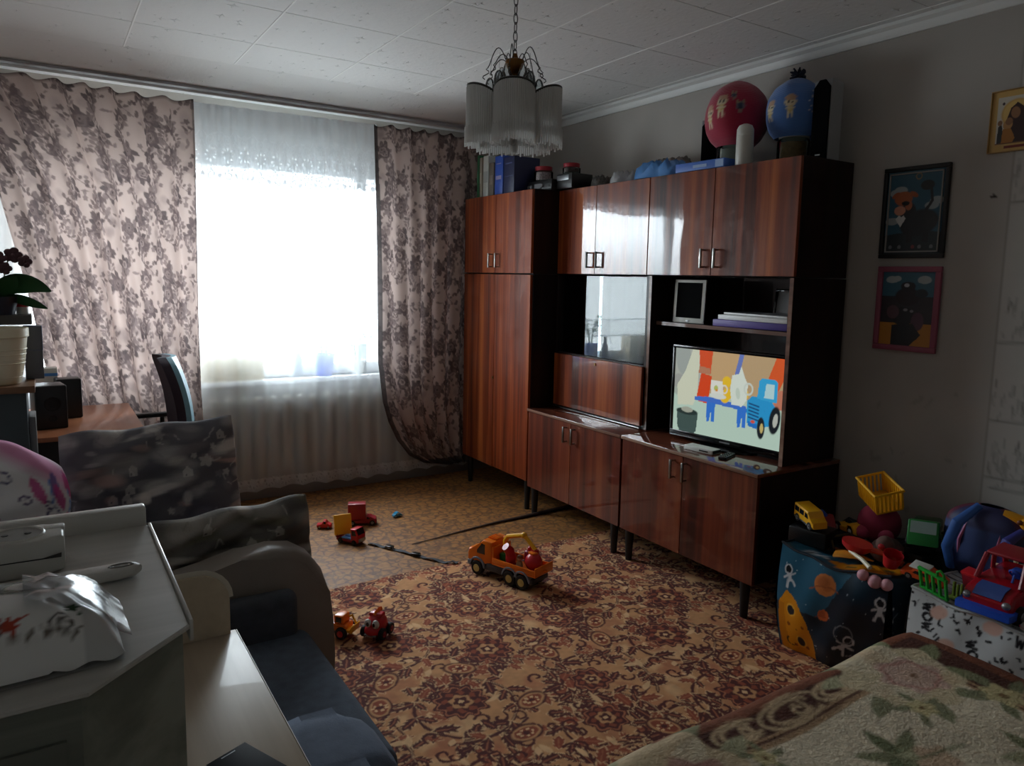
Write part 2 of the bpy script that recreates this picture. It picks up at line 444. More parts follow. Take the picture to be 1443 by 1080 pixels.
# ceiling: foam tiles, embossed, sagging joints
def ceil_mat():
    m, nt, out = new_mat('embossed_ceiling_tiles')
    tc = node(nt, 'ShaderNodeTexCoord')
    n1 = node(nt, 'ShaderNodeTexVoronoi', {'feature': 'F1', 'distance': 'MINKOWSKI'}, Vector=tc.outputs['Object'], Scale=13.0, Exponent=.45)
    sp = node(nt, 'ShaderNodeTexNoise', None, Vector=tc.outputs['Object'], Scale=46.0, Detail=2.0)
    lt = node(nt, 'ShaderNodeMapRange', None, Value=n1.outputs['Distance']); lt.inputs[1].default_value = .30; lt.inputs[2].default_value = .75
    lt.inputs[3].default_value = 1.0; lt.inputs[4].default_value = 0.0
    pw = node(nt, 'ShaderNodeMath', {'operation': 'MULTIPLY'}); nt.links.new(lt.outputs[0], pw.inputs[0]); nt.links.new(sp.outputs[0], pw.inputs[1])
    ad = node(nt, 'ShaderNodeMath', {'operation': 'MULTIPLY_ADD'}); ad.inputs[1].default_value = .25
    nt.links.new(sp.outputs[0], ad.inputs[0]); nt.links.new(pw.outputs[0], ad.inputs[2])
    b = bsdf(nt, out, S(222, 222, 220), .75)
    bp = node(nt, 'ShaderNodeBump', None, Strength=.8, Distance=.012, Height=ad.outputs[0])
    nt.links.new(bp.outputs[0], b.inputs['Normal'])
    return m
M['ceil'] = ceil_mat()
M['joint'] = plain('ceiling_joint', S(88, 86, 84), .9)
b = B(); b.m(1); b.box(XL-.1, YF-.1, ZC+.006, XW+.1, YW+.35, ZC+.1); b.m(0)
TX, TY = .53, .545
for i in range(-6, 3):
    for j in range(-8, 6):
        x0, y0 = 2.0+i*TX, 2.32+j*TY
        x1, y1 = min(x0+TX, XW), min(y0+TY, YW); x0, y0 = max(x0, XL), max(y0, YF)
        if x1-x0 < .02 or y1-y0 < .02: continue
        g = .0022; g2 = .0007
        dz = 0
        b.box(x0+g2, y0+g, ZC+dz-.004, x1-g2, y1-g, ZC+.008)
b.m(2)
for i in range(-5, 3):
    b.box(2.0+i*TX-.0035, YF, ZC-.0062, 2.0+i*TX+.0035, 4.4, ZC-.0035)
struct('ceiling', b, [M['ceil'], M['joint'], plain('tile_seam', S(240, 240, 238), .8)], smooth=False)
# walls
b = B()
b.box(XL-.1, YW, 0, HX0, YW+.35, ZC+.01); b.box(HX1, YW, 0, XW+.1, YW+.35, ZC+.01)
b.box(HX0, YW, 0, HX1, YW+.35, HZ0); b.box(HX0, YW, HZ1, HX1, YW+.35, ZC+.01)
struct('wall_back', b, M['wall'])
M['wall_pale'] = plain('pale_wallpaper', S(240, 238, 234), .85, .02, 3.0)
b = B(); b.box(XL-.1, YF, 0, XL, YW, ZC+.01); struct('wall_left', b, M['wall_pale'])
b = B(); b.box(XL-.1, YF-.1, 0, XW+.1, YF, ZC+.01); struct('wall_front', b, M['wall_pale'])
# right wall: plain paper, then a lighter strip printed with faint pencil sketches
def wall_right():
    ys = np.arange(YF, YW+.001, .0085); zs = np.arange(0, ZC+.005, .0085)
    Y, Z = np.meshgrid(ys, zs)
    cv = Cv(YW-YF, ZC, .0085, S(178, 172, 165)); cv.noise(.05, .35); cv.noise(.03, .08)
    ys0 = 1.44-YF
    cv.rect(0, 0, ys0, ZC, S(190, 186, 180)); cv.rect(ys0-.004, 0, ys0+.004, ZC, S(140, 132, 124), .5)
    r = random.Random(5)
    for (yy, zz) in [(1.36, 1.36), (1.33, 1.05), (1.37, .82), (1.3, .78), (1.38, 1.9), (1.25, 1.75), (1.1, 1.3), (1.0, .9), (1.2, .5), (.8, 1.6)]:
        for k in range(36):
            x = yy-YF+r.uniform(-.1, .1); z = zz+r.uniform(-.07, .07)
            if x > ys0-.01: continue
            cv.line([(x, z), (x+r.uniform(-.012, .012), z+r.uniform(.01, .05))], .006, S(118, 112, 106), .5)
        cv.line([(yy-YF-.11, zz-.06), (min(ys0-.01, yy-YF+.11), zz-.07)], .01, S(120, 114, 108), .6)
    cv.ell(1.50-YF, 1.86, .012, .006, 0, S(50, 44, 40))          # nail hole
    for k in range(14):
        cv.ell(r.uniform(1.5, 1.95)-YF, r.uniform(.5, 1.1), r.uniform(.01, .035), r.uniform(.004, .012), r.uniform(0, 3), S(138, 130, 122), .35)
    C = cv.at(Y-YF, Z)
    P = np.stack([np.full_like(Y, XW), Y, Z], -1)
    P2 = P.copy(); P2[..., 0] += .1
    o = grid('wall_right', [P, P2[::2, ::2]], [C, C[::2, ::2]], vcol('printed_wallpaper', .85, .1, 120))
    o['kind'] = 'structure'
wall_right()
b = B(); b.prism([(0, 0), (-.012, 0), (-.022, .012), (-.03, .03), (-.05, .04), (-.05, .055), (0, .055)], YW-YF, Matrix(((1, 0, 0, XW), (0, 0, 1, YF), (0, 1, 0, 2.56), (0, 0, 0, 1))))
struct('trim_1', b, M['white'])
b = B(); b.box(XL, YW-.022, 0, XW, YW, .085, .006); struct('baseboard_back', b, plain('grey_baseboard', S(134, 130, 126), .5))
b = B(); b.box(XW-.02, YF, 0, XW, YW-.03, .07, .006); struct('baseboard_right', b, plain('brown_baseboard', S(88, 62, 48), .5))
# window
win = bpy.data.objects.new('window_1', None); COL.objects.link(win); win['kind'] = 'structure'
b = B(); fy0, fy1 = YW+.12, YW+.19
def bar(x0, z0, x1, z1): b.box(x0, fy0, z0, x1, fy1, z1, .006)
bar(HX0, HZ0, HX1, HZ0+.07); bar(HX0, HZ1-.07, HX1, HZ1); bar(HX0, HZ0, HX0+.07, HZ1); bar(HX1-.07, HZ0, HX1, HZ1)
for x in (.62, 1.93): bar(x-.035, HZ0, x+.035, HZ1)
struct('window_frame', b, M['frame_white'], win)
for x0, x1 in ((HX0+.07, .585), (.655, 1.895), (1.965, HX1-.07)):
    b = B(); b.box(x0, YW+.15, HZ0+.07, x1, YW+.156, HZ1-.07); struct('pane', b, M['glass'], win)
b = B(); b.box(HX0, YW-.05, HZ0-.035, HX1, YW+.12, HZ0, .008); struct('window_sill', b, M['frame_white'], win)
b = B(); b.prism([(4.40, ZC-.003), (4.73, 2.556), (4.75, 2.55), (YW, 2.55), (YW, ZC-.003)], XW-XL-.03, YZ(XL+.0)); struct('trim_2', b, M['ceil'])
# ceiling curtain rail: three runners of one white rail
b = B()
for k in range(40):
    x = -.76+k*3.9/40; x2 = x+3.9/40
    zf = lambda x: 2.53
    b.box(x, 4.74, (zf(x)+zf(x2))/2+.006, x2+.001, 4.86, (zf(x)+zf(x2))/2+.019, 0)
cr = thing('curtain_rail', 'long white plastic curtain rail under the ceiling above the window', 'curtain rail')
obj('rail', b, plain('grey_rail', S(150, 150, 150), .5), cr)
b = B(); b.box(-.76, 4.80, 2.522, 3.1, 4.815, 2.5355); obj('runner', b, M['white'], cr)
for x in (-.5, .2, .9, 1.6, 2.3, 2.95):
    b = B(); b.box(x-.015, 4.785, 2.537, x+.015, 4.815, 2.5495, .003); obj('bracket', b, M['white'], cr)

# ================================================================== CURTAINS
def curtain_canvas():
    bg = S(190, 170, 162); c1 = S(108, 94, 93); c2 = S(134, 118, 115); c3 = S(88, 78, 78)
    W = .88; cv = Cv(W, W, .004, bg, True); cv.noise(.06, .06)
    r = random.Random(3); pts = []
    for k in range(25):
        for _ in range(80):
            x, y = r.random()*W, r.random()*W
            if all(min(abs(x-a), W-abs(x-a))**2+min(abs(y-c), W-abs(y-c))**2 > .0135 for a, c in pts): break
        pts.append((x, y))
    for k in range(60): cv.ell(r.random()*W, r.random()*W, r.uniform(.02, .05), r.uniform(.012, .03), r.random()*3, c2, .35, .8)
    for (x, y) in pts:
        a = r.random()*6
        st = [(x+(.03*math.sin(i*.7+a)+.14*math.cos(a)*i/9), y-.19*i/9) for i in range(10)]
        cv.line(st, .004, c1, .8)
        for i in range(1, 10):
            for sd in (-1, 1):
                if r.random() < .85: cv.leaf(st[i][0]+sd*.018, st[i][1]+.01, r.uniform(.014, .026), r.uniform(.008, .014), -sd*.9+PI/2+r.uniform(-.6, .6), r.choice([c1, c2, c1]), .85)
    for (x, y) in pts:
        R = r.uniform(.030, .050); a = r.random()*6
        for i in range(7):
            t = a+i*.9+r.uniform(-.3, .3); cv.leaf(x+R*1.05*math.cos(t), y+R*1.05*math.sin(t), r.uniform(.022, .034), r.uniform(.013, .02), t+r.uniform(-.8, .8), r.choice([c1, c3, c2]), .9)
        cv.flower(x, y, R, 5, a, c1, .16, .95)
        for i in range(4): t = r.random()*6; cv.ringf(x+R*.2*math.cos(t), y+R*.2*math.sin(t), R*r.uniform(.35, .7), .005, 5, t, r.choice([bg, c2]), .2, .6)
        cv.flower(x, y, R*.36, 4, a, c2, .25, .9); cv.ell(x, y, R*.14, R*.14, 0, c3)
    for k in range(190):
        x, y, t = r.random()*W, r.random()*W, r.random()*6
        if r.random() < .6: cv.leaf(x, y, r.uniform(.012, .028), r.uniform(.006, .012), t, r.choice([c1, c2, c2]), .85)
        else: cv.flower(x, y, r.uniform(.010, .020), 5, t, r.choice([c1, c2]), .25, .9)
    return cv
CCV = curtain_canvas()
M['curtain'] = cloth_translucent('floral_curtain_cloth', .22, .0)
def curtain(name, xl, xr, zt, zb, y0, npl, nu, nv, fold=.028, gather=1.45, seed=0, hem=None):
    U, V = np.meshgrid(np.linspace(0, 1, nu), np.linspace(0, 1, nv))
    z0 = zt(U); z1 = zb(U); Z = z0+(z1-z0)*V
    Xl = xl(Z); Xr = xr(Z); W0 = abs(float(xr(np.array(2.3))-xl(np.array(2.3))))
    X = Xl+(Xr-Xl)*U
    ph = 2*PI*npl*U+.7*np.sin(3*V+seed)+.9*np.sin(9*U+seed)
    amp = fold*(.55+.45*np.sin(5*U+2+seed)**2)*(.6+.4*V)
    Y = y0+amp*np.sin(ph)+.008*np.sin(17*U+6*V+seed)
    X = X+.010*np.cos(ph)*np.sin(4*V+seed)
    Z = Z+.012*np.sin(ph+1.2)*(1-V)**6-.008*(1-V)**6
    C = CCV.at(U*W0*gather+seed*.31, Z+.2+seed*.17)
    if hem is not None:
        k = hem(U, V, Z)[..., None]; C = C*(1-k)+np.array(S(84, 80, 80))*k
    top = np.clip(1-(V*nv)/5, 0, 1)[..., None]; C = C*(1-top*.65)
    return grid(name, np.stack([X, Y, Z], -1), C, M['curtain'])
itp = lambda xs, ys: (lambda z: np.interp(z, xs, ys))
o = curtain('curtain', itp([.5, .8, 1.3, 1.97, 2.5], [.11, .035, -.045, -.18, -.45]), itp([.4, .8, 2.5], [.80, .79, .785]),
            lambda U: 2.515-.035*np.clip(U*1.3, 0, 1), lambda U: .70-.22*np.clip((U-.45)/.15, 0, 1), 4.795, 9, 330, 420, .026, 1.45, 1,
            lambda U, V, Z: ((U > .99)*.5))
tag(o, 'translucent grey floral curtain hanging left of the window, sweeping down to the desk', 'curtain', 'floral curtains at the window')
def xl_right(z): return np.interp(z, [.10, .125, .15, .22, .34, .48, .62, .9, 2.5], [2.62, 2.42, 2.28, 2.16, 2.07, 2.005, 1.965, 1.93, 1.90])
o = curtain('curtain', xl_right, itp([0, 2.5], [2.62, 2.72]), lambda U: 2.49+0*U, lambda U: .12+0*U, 4.795, 7, 240, 430, .022, 1.45, 2,
            lambda U, V, Z: np.clip(((U*(np.interp(Z, [0, 2.5], [2.62, 2.72])-xl_right(Z)) < .03) | (Z < .17)).astype(float), 0, 1)*.9)
tag(o, 'grey floral curtain between window and wardrobe with a dark hem curving at its foot', 'curtain', 'floral curtains at the window')
# voile to the floor, with a woven lace band
M['net'] = net('white_voile', (.87, .92, .95))
M['lace'] = net('white_lace', (.80, .83, .85), .13)
def lace_canvas():
    cv = Cv(.26, .42, .004, (.90,)*3, True)
    hi, lo = (1.0,)*3, (.62,)*3
    cv.rect(0, 0, .26, .06, (.72,)*3)
    for x in (.065, .195):
        cv.ell(x, .03, .03, .024, 0, hi); cv.ell(x, .03, .016, .012, 0, lo)
        for k in range(8):
            a = k*PI/4; cv.ell(x+.036*math.cos(a), .15+.036*math.sin(a), .021, .012, a, hi); cv.ell(x+.036*math.cos(a), .15+.036*math.sin(a), .010, .005, a, lo)
        cv.ell(x, .15, .014, .014, 0, hi)
        cv.line(spiral(x, .235, .004, .032, 0, 1.6), .008, hi); cv.line([(x-.05, .28), (x, .245), (x+.05, .28)], .007, hi)
        cv.line([(x-.06, .075), (x-.03, .085), (x, .075), (x+.03, .085), (x+.06, .075)], .007, hi)
        for k in range(5): cv.ell(x-.055+k*.0275, .062, .008, .008, 0, hi)
    for x in (0, .13, .26):
        cv.ell(x, .03, .02, .016, 0, hi); cv.ell(x, .16, .012, .03, 0, hi); cv.ell(x, .25, .01, .018, 0, hi)
        for k in range(6): cv.ell(x+.02*math.cos(k*PI/3), .2+.02*math.sin(k*PI/3), .008, .008, 0, hi)
    return cv
LCV = lace_canvas()
def sheer():
    nu, nv = 520, 300
    U, V = np.meshgrid(np.linspace(0, 1, nu), np.linspace(0, 1, nv))
    X = -.7+(2.66+.7)*U; zb = .085+.012*np.abs(np.sin(U*70))+.006*np.sin(U*23)
    Z = 2.475+(zb-2.475)*V
    ph = 2*PI*22*U+1.2*np.sin(7*U)
    Y = 4.862+.013*np.sin(ph)*(.5+.5*np.sin(11*U)**2)+.006*np.sin(31*U+2*V)
    d = .36+.10*np.clip(np.sin(ph), 0, 1)**4
    band = (Z > 1.03)&(Z < 1.16)
    s = X*1.25
    d = np.where(band, np.clip(LCV.at(s, (Z-1.03)*1.9+.06)[..., 0]*1.3-.65, .3, .8), d)
    for zz in (1.03, 1.165): d = np.where(np.abs(Z-zz) < .007, .85, d)
    d = np.where((Z < .17), np.clip(LCV.at(s, Z)[..., 0]*.9-.3, .34, .7), d)
    d = np.where(V < .012, .95, d)
    o = grid('voile_curtain', np.stack([X, Y, Z], -1), np.repeat(d[..., None], 3, -1), M['net'])
    tag(o, 'white see-through voile curtain falling from the rail to the floor behind the lace valance', 'curtain')
sheer()
def valance():
    nu, nv = 460, 130
    U, V = np.meshgrid(np.linspace(0, 1, nu), np.linspace(0, 1, nv))
    X = .775+(1.925-.775)*U; zb = 2.045-.018*np.abs(np.sin(U*PI*19))+.01*np.sin(U*9)
    Z = 2.475+.012*U+(zb-2.475)*V
    ph = 2*PI*13*U+1.5*np.sin(6*U)
    Y = 4.824+.012*np.sin(ph)*(.4+.6*np.sin(7*U)**2)
    s = (X-.74)*1.35
    d = np.where(Z > 2.33, .90+.06*np.sin(ph)**2, np.clip(LCV.at(s, (Z-zb))[..., 0], 0, .985))
    d = np.where(np.abs(Z-2.335) < .012, .9, d); d = np.where(V < .05, .96, d)
    o = grid('lace_valance', np.stack([X, Y, Z], -1), np.repeat(d[..., None], 3, -1), M['lace'])
    tag(o, 'white lace valance with scalloped lower edge across the top of the window', 'valance')
valance()

# ================================================================== RADIATOR + SILL THINGS
rad = thing('radiator', 'white ribbed cast-iron radiator behind the voile under the window', 'radiator', (1.42, 4.921, 0))
for k in range(13):
    x = -.54+k*.09; b = B()
    b.box(x-.036, -.035, .17, x+.036, .035, .70, .03, 4)
    b.cyl((x-.046, 0, .22), (x+.046, 0, .22), .02, n=10); b.cyl((x-.046, 0, .65), (x+.046, 0, .65), .02, n=10)
    obj('section', b, plain('radiator_paint', S(176, 172, 162), .4) if k == 0 else bpy.data.materials['radiator_paint'], rad)
b = B(); b.box(-.41, .02, .3, -.39, .078, .32); b.box(.39, .02, .3, .41, .078, .32); b.tube([(.6, 0, .22), (.85, 0, .22), (.88, .02, .19), (.88, .02, .12), (1.2, .02, .12)], .013, 8); b.tube([(-.56, 0, .65), (-1.2, 0, .65)], .013, 8)
obj('pipe', b, M['plastic_white'], rad)
SZ = HZ0
b = B(); b.box(.78, 4.97, SZ, 1.2, 5.1, SZ+.22, .004); b.m(1); b.box(.98, 4.968, SZ+.002, 1.02, 5.102, SZ+.222, .001)
t = thing('cardboard_box', 'pale brown cardboard box on the window sill seen through the voile', 'box'); obj('carton', b, [plain('cardboard', S(196, 160, 128), .8), plain('parcel_tape', S(206, 190, 160), .3)], t)
def sill_plant(name, label, x, r, h, potm, kind):
    t = thing(name, label, 'potted plant', (x, 5.03, SZ))
    b = B(); b.lathe([(r*.7, 0), (r*.95, h), (r, h), (r, h-.01), (r*.9, h-.012), (r*.86, h-.02)], 20); obj('pot', b, potm, t)
    b = B(); b.lathe([(r*.86, h-.025), (0.001, h-.02)], 14); obj('soil', b, plain('potting_soil', S(40, 30, 24), .9), t)
    b = B(); rr = random.Random(int(x*100))
    for k in range(kind):
        a = rr.random()*6.28; L = rr.uniform(.12, .3)
        p = [(0.01*math.cos(a), .01*math.sin(a), h-.03), (.03*math.cos(a), .02*math.sin(a), h+L*.6), (.09*math.cos(a), .04*math.sin(a), h+L)]
        b.tube(p, [.004, .003, .001], 5)
        b.ball((.09*math.cos(a), .04*math.sin(a), h+L), (.03, .016, .012), 8, 6)
        b.ball((.05*math.cos(a), .03*math.sin(a), h+L*.7), (.026, .02, .01), 8, 6)
    obj('leaves', b, plain('leaf_green_'+name, S(88, 128, 84), .5, .2), t)
sill_plant('potted_plant', 'leggy plant in a big blue pot on the right of the window sill', 1.62, .075, .15, M['blue'], 7)
sill_plant('potted_plant', 'small leafy plant in a white pot on the sill next to the blue pot', 1.86, .055, .1, M['plastic_white'], 9)
b = B(); b.lathe([(.026, 0), (.028, .01), (.028, .12), (.012, .16), (.012, .19)], 16)
t = thing('bottle', 'dark slim bottle on the window sill between the carton and the blue pot', 'bottle', (1.44, 5.03, SZ)); obj('glass_body', b, plain('dark_bottle', S(50, 62, 80), .15), t)
b = B(); b.cyl((0, 0, .19), (0, 0, .215), .014, n=14); obj('cap', b, M['plastic_white'], t)

# ================================================================== WALL UNIT
def handle(parent, x, y, z, mat, h=.095):
    b = B(); b.tube([(x+.028, y, z-h/2+.006), (x, y, z-h/2+.006)], .0045, 8); b.tube([(x+.028, y, z+h/2-.006), (x, y, z+h/2-.006)], .0045, 8)
    b.box(x-.005, y-.0065, z-h/2, x+.005, y+.0065, z+h/2, .002)
    return obj('handle', b, mat, parent)
def door(cab, y0, y1, z0, z1, xf, mat, hy=None, hz=None, hm=None, t=.018):
    b = B(); b.box(0, -(y1-y0)/2+.0015, -(z1-z0)/2+.0015, t, (y1-y0)/2-.0015, (z1-z0)/2-.0015, .0012, 1)
    c = Vector(cab.location)
    d = obj('door', b, mat, cab, loc=(xf-c.x, (y0+y1)/2-c.y, (z0+z1)/2-c.z), rot=(0, random.uniform(-.002, .002), random.uniform(-.0035, .0035)))
    if hy is not None: handle(d, -.028, hy-(y0+y1)/2, hz-(z0+z1)/2, hm or M['steel'])
    return d
def carcass(cab, xf, xb, y0, y1, z0, z1, mat=None, name='body', bev=.002):
    c = cab.location; b = B(); b.box(xf-c.x, y0-c.y, z0-c.z, xb-c.x, y1-c.y, z1-c.z, bev, 1); return obj(name, b, mat or M['side'], cab)
def legs(cab, pts, h, r=.022):
    c = cab.location
    for x, y in pts:
        z0 = .0085 if y < 3.34 else 0
        b = B(); b.lathe([(r*.72, z0), (r*.74, z0+.004), (r, h)], 14); obj('leg', b, M['black_leg'], cab, loc=(x-c.x, y-c.y, -c.z))
XB = 3.13
# tall wardrobe and its top box
w = thing('wardrobe', 'tall two-door brown wardrobe in the corner by the curtain', 'wardrobe', (2.85, 4.32, 0))
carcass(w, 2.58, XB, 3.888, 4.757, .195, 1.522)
door(w, 3.89, 4.325, .2, 1.52, 2.56, M['veneer']); door(w, 4.325, 4.755, .2, 1.52, 2.56, M['veneer'])
b = B(); b.cyl((-.295, .012, .82), (-.289, .012, .82), .009, n=12); b.m(1); b.box(-.296, .0105, .815, -.293, .0135, .824)
lab(obj('keyhole', b, [M['brass'], M['black']], w), 'small brass lock plate')
legs(w, [(2.6, 3.935), (2.6, 4.7), (3.09, 3.935), (3.09, 4.7)], .195)
wt = thing('wall_cabinet', 'top cabinet with two small doors standing on the corner wardrobe', 'cabinet', (2.85, 4.32, 1.523), 0, 'top cabinets of the wall unit')
carcass(wt, 2.58, XB, 3.888, 4.757, 1.5235, 2.045)
door(wt, 3.89, 4.325, 1.526, 2.043, 2.56, M['veneer'], 4.285, 1.61, M['steel']); door(wt, 4.325, 4.755, 1.526, 2.043, 2.56, M['veneer'], 4.372, 1.61, M['steel'])
# base cabinets
def base(label, y0, y1, hy, lx):
    c = thing('base_cabinet', label, 'cabinet', (2.85, (y0+y1)/2, 0), 0, 'low base cabinets of the wall unit')
    carcass(c, 2.58, XB, y0+.002, y1-.002, .175, .662)
    b = B(); b.box(2.552-2.85, y0-(y0+y1)/2, .662, XB-2.85, y1-(y0+y1)/2, .68, .002); obj('top_board', b, M['top'], c)
    b = B(); b.box(2.549-2.85, y0-(y0+y1)/2+.001, .6635, 2.553-2.85, y1-(y0+y1)/2-.001, .6785, .001); lab(obj('edge_band', b, M['edge'], c), 'worn pale edge strip')
    ym = (y0+y1)/2
    door(c, y0+.004, ym, .172, .661, 2.56, M['veneer_lo'], hy[0], .59); door(c, ym, y1-.004, .172, .661, 2.56, M['veneer_lo'], hy[1], .59)
    legs(c, [(2.585, y0+.06), (2.585, y1-.06), (3.08, y0+.06), (3.08, y1-.06)], .175, .024)
base('low two-door base cabinet under the glass display cabinet', 2.975, 3.884, (3.388, 3.465), 0)
base('low two-door base cabinet under the television', 2.066, 2.970, (2.495, 2.575), 0)
# upper cabinets
u = thing('wall_cabinet', 'top cabinet of the wall unit reflecting the window, above the glass display cabinet', 'cabinet', (2.95, 3.467, 1.525), 0, 'top cabinets of the wall unit')
carcass(u, 2.775, XB, 3.052, 3.884, 1.5265, 2.048)
door(u, 3.052, 3.505, 1.528, 2.046, 2.757, M['veneer'], 3.462, 1.612, M['dark_steel']); door(u, 3.505, 3.884, 1.528, 2.046, 2.757, M['veneer'], 3.55, 1.612, M['dark_steel'])
u = thing('wall_cabinet', 'top cabinet of the wall unit below the two knitted hats', 'cabinet', (2.95, 2.577, 1.525), 0, 'top cabinets of the wall unit')
carcass(u, 2.775, XB, 2.104, 3.048, 1.5265, 2.048)
door(u, 2.104, 2.59, 1.528, 2.046, 2.757, M['veneer'], 2.55, 1.612); door(u, 2.59, 3.048, 1.528, 2.046, 2.757, M['veneer'], 2.635, 1.612)
# display cabinet: glass above, drop front below
dc = thing('display_cabinet', 'display cabinet with sliding glass panes over a wooden drop front', 'cabinet', (2.95, 3.467, .681))
def dcb(name, x0, y0, z0, x1, y1, z1, mat, bev=.0015):
    b = B(); b.box(x0-2.95, y0-3.467, z0-.681, x1-2.95, y1-3.467, z1-.681, bev, 1); return obj(name, b, mat, dc)
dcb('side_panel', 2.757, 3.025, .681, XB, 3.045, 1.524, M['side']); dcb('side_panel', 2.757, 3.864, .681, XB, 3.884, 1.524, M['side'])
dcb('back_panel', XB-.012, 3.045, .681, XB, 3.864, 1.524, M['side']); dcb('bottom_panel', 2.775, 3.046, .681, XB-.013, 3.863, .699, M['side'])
dcb('middle_shelf', 2.762, 3.046, 1.018, XB-.013, 3.863, 1.036, M['side']); dcb('glass_shelf', 2.83, 3.046, 1.27, XB-.013, 3.863, 1.276, M['vitrine_glass'])
dcb('glass_pane', 2.770, 3.047, 1.037, 2.774, 3.47, 1.519, M['vitrine_glass']); dcb('glass_pane', 2.780, 3.43, 1.037, 2.784, 3.862, 1.519, M['vitrine_glass'])
f = dcb('drop_front', 2.733, 3.03, .70, 2.752, 3.86, 1.03, M['veneer'], .003)
b = B(); b.box(2.7325-2.95, 3.035-3.467, .006, 2.752-2.95, 3.855-3.467, .012); obj('piano_hinge', b, M['steel'], dc)
b = B(); b.cyl((-.222, -.03, .318), (-.214, -.03, .318), .008, n=10); obj('keyhole', b, M['brass'], f)
# things behind the glass
rr = random.Random(11)
def vase(x, y, z, h, r, mat, label, cat='vase', name='vase'):
    t = thing(name, label, cat, (x, y, z)); b = B(); b.lathe([(r*.6, 0), (r, h*.3), (r*.8, h*.6), (r*.35, h*.8), (r*.5, h), (r*.4, h), (r*.25, h*.8)], 18); obj('vessel', b, mat, t)
vase(2.95, 3.68, 1.0365, .16, .045, plain('pink_glass', S(190, 120, 140), .2), 'pink vase behind the left glass pane of the display cabinet')
vase(2.92, 3.78, 1.0365, .12, .035, M['plastic_white'], 'small white vase at the left end inside the display cabinet')
vase(2.95, 3.2, 1.0365, .14, .04, plain('rose_china', S(200, 110, 120), .3), 'rose-coloured vase behind the right glass pane of the display cabinet')
for k in range(4):
    t = thing('goblet', 'clear stemmed goblet on the glass shelf of the display cabinet', 'glass', (2.97, 3.15+k*.09, 1.277), 0, 'goblets on the glass shelf')
    b = B(); b.lathe([(.025, 0), (.004, .006), (.004, .06), (.028, .09), (.03, .13), (.027, .13), (.025, .092)], 16); obj('bowl_and_stem', b, M['jar_glass'], t)
b = B(); b.box(-.03, -.16, 0, .03, .16, .17, .004); t = thing('book', 'blue boxed set lying behind the glass panes', 'box', (3.0, 3.46, 1.0365)); obj('cover', b, M['blue'], t)
# open shelf unit for the television
sh = thing('shelf_unit', 'open dark shelf unit around the television', 'shelf', (2.95, 2.56, .681))
def shb(name, x0, y0, z0, x1, y1, z1, mat):
    b = B(); b.box(x0-2.95, y0-2.56, z0-.681, x1-2.95, y1-2.56, z1-.681, .0015, 1); return obj(name, b, mat, sh)
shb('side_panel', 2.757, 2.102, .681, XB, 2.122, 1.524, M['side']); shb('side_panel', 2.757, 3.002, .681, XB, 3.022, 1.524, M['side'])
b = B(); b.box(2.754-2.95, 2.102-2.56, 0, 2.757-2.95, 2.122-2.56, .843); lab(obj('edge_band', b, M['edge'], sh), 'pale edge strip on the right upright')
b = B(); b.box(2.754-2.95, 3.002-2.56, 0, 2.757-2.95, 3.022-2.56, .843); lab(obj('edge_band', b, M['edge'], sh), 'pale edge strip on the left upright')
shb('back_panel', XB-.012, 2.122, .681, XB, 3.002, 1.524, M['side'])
shb('shelf', 2.80, 2.123, 1.262, XB-.013, 3.001, 1.282, M['side']); b = B(); b.box(2.797-2.95, 2.123-2.56, 1.263-.681, 2.80-2.95, 3.001-2.56, 1.281-.681); lab(obj('edge_band', b, M['edge'], sh), 'pale edge strip on the shelf')

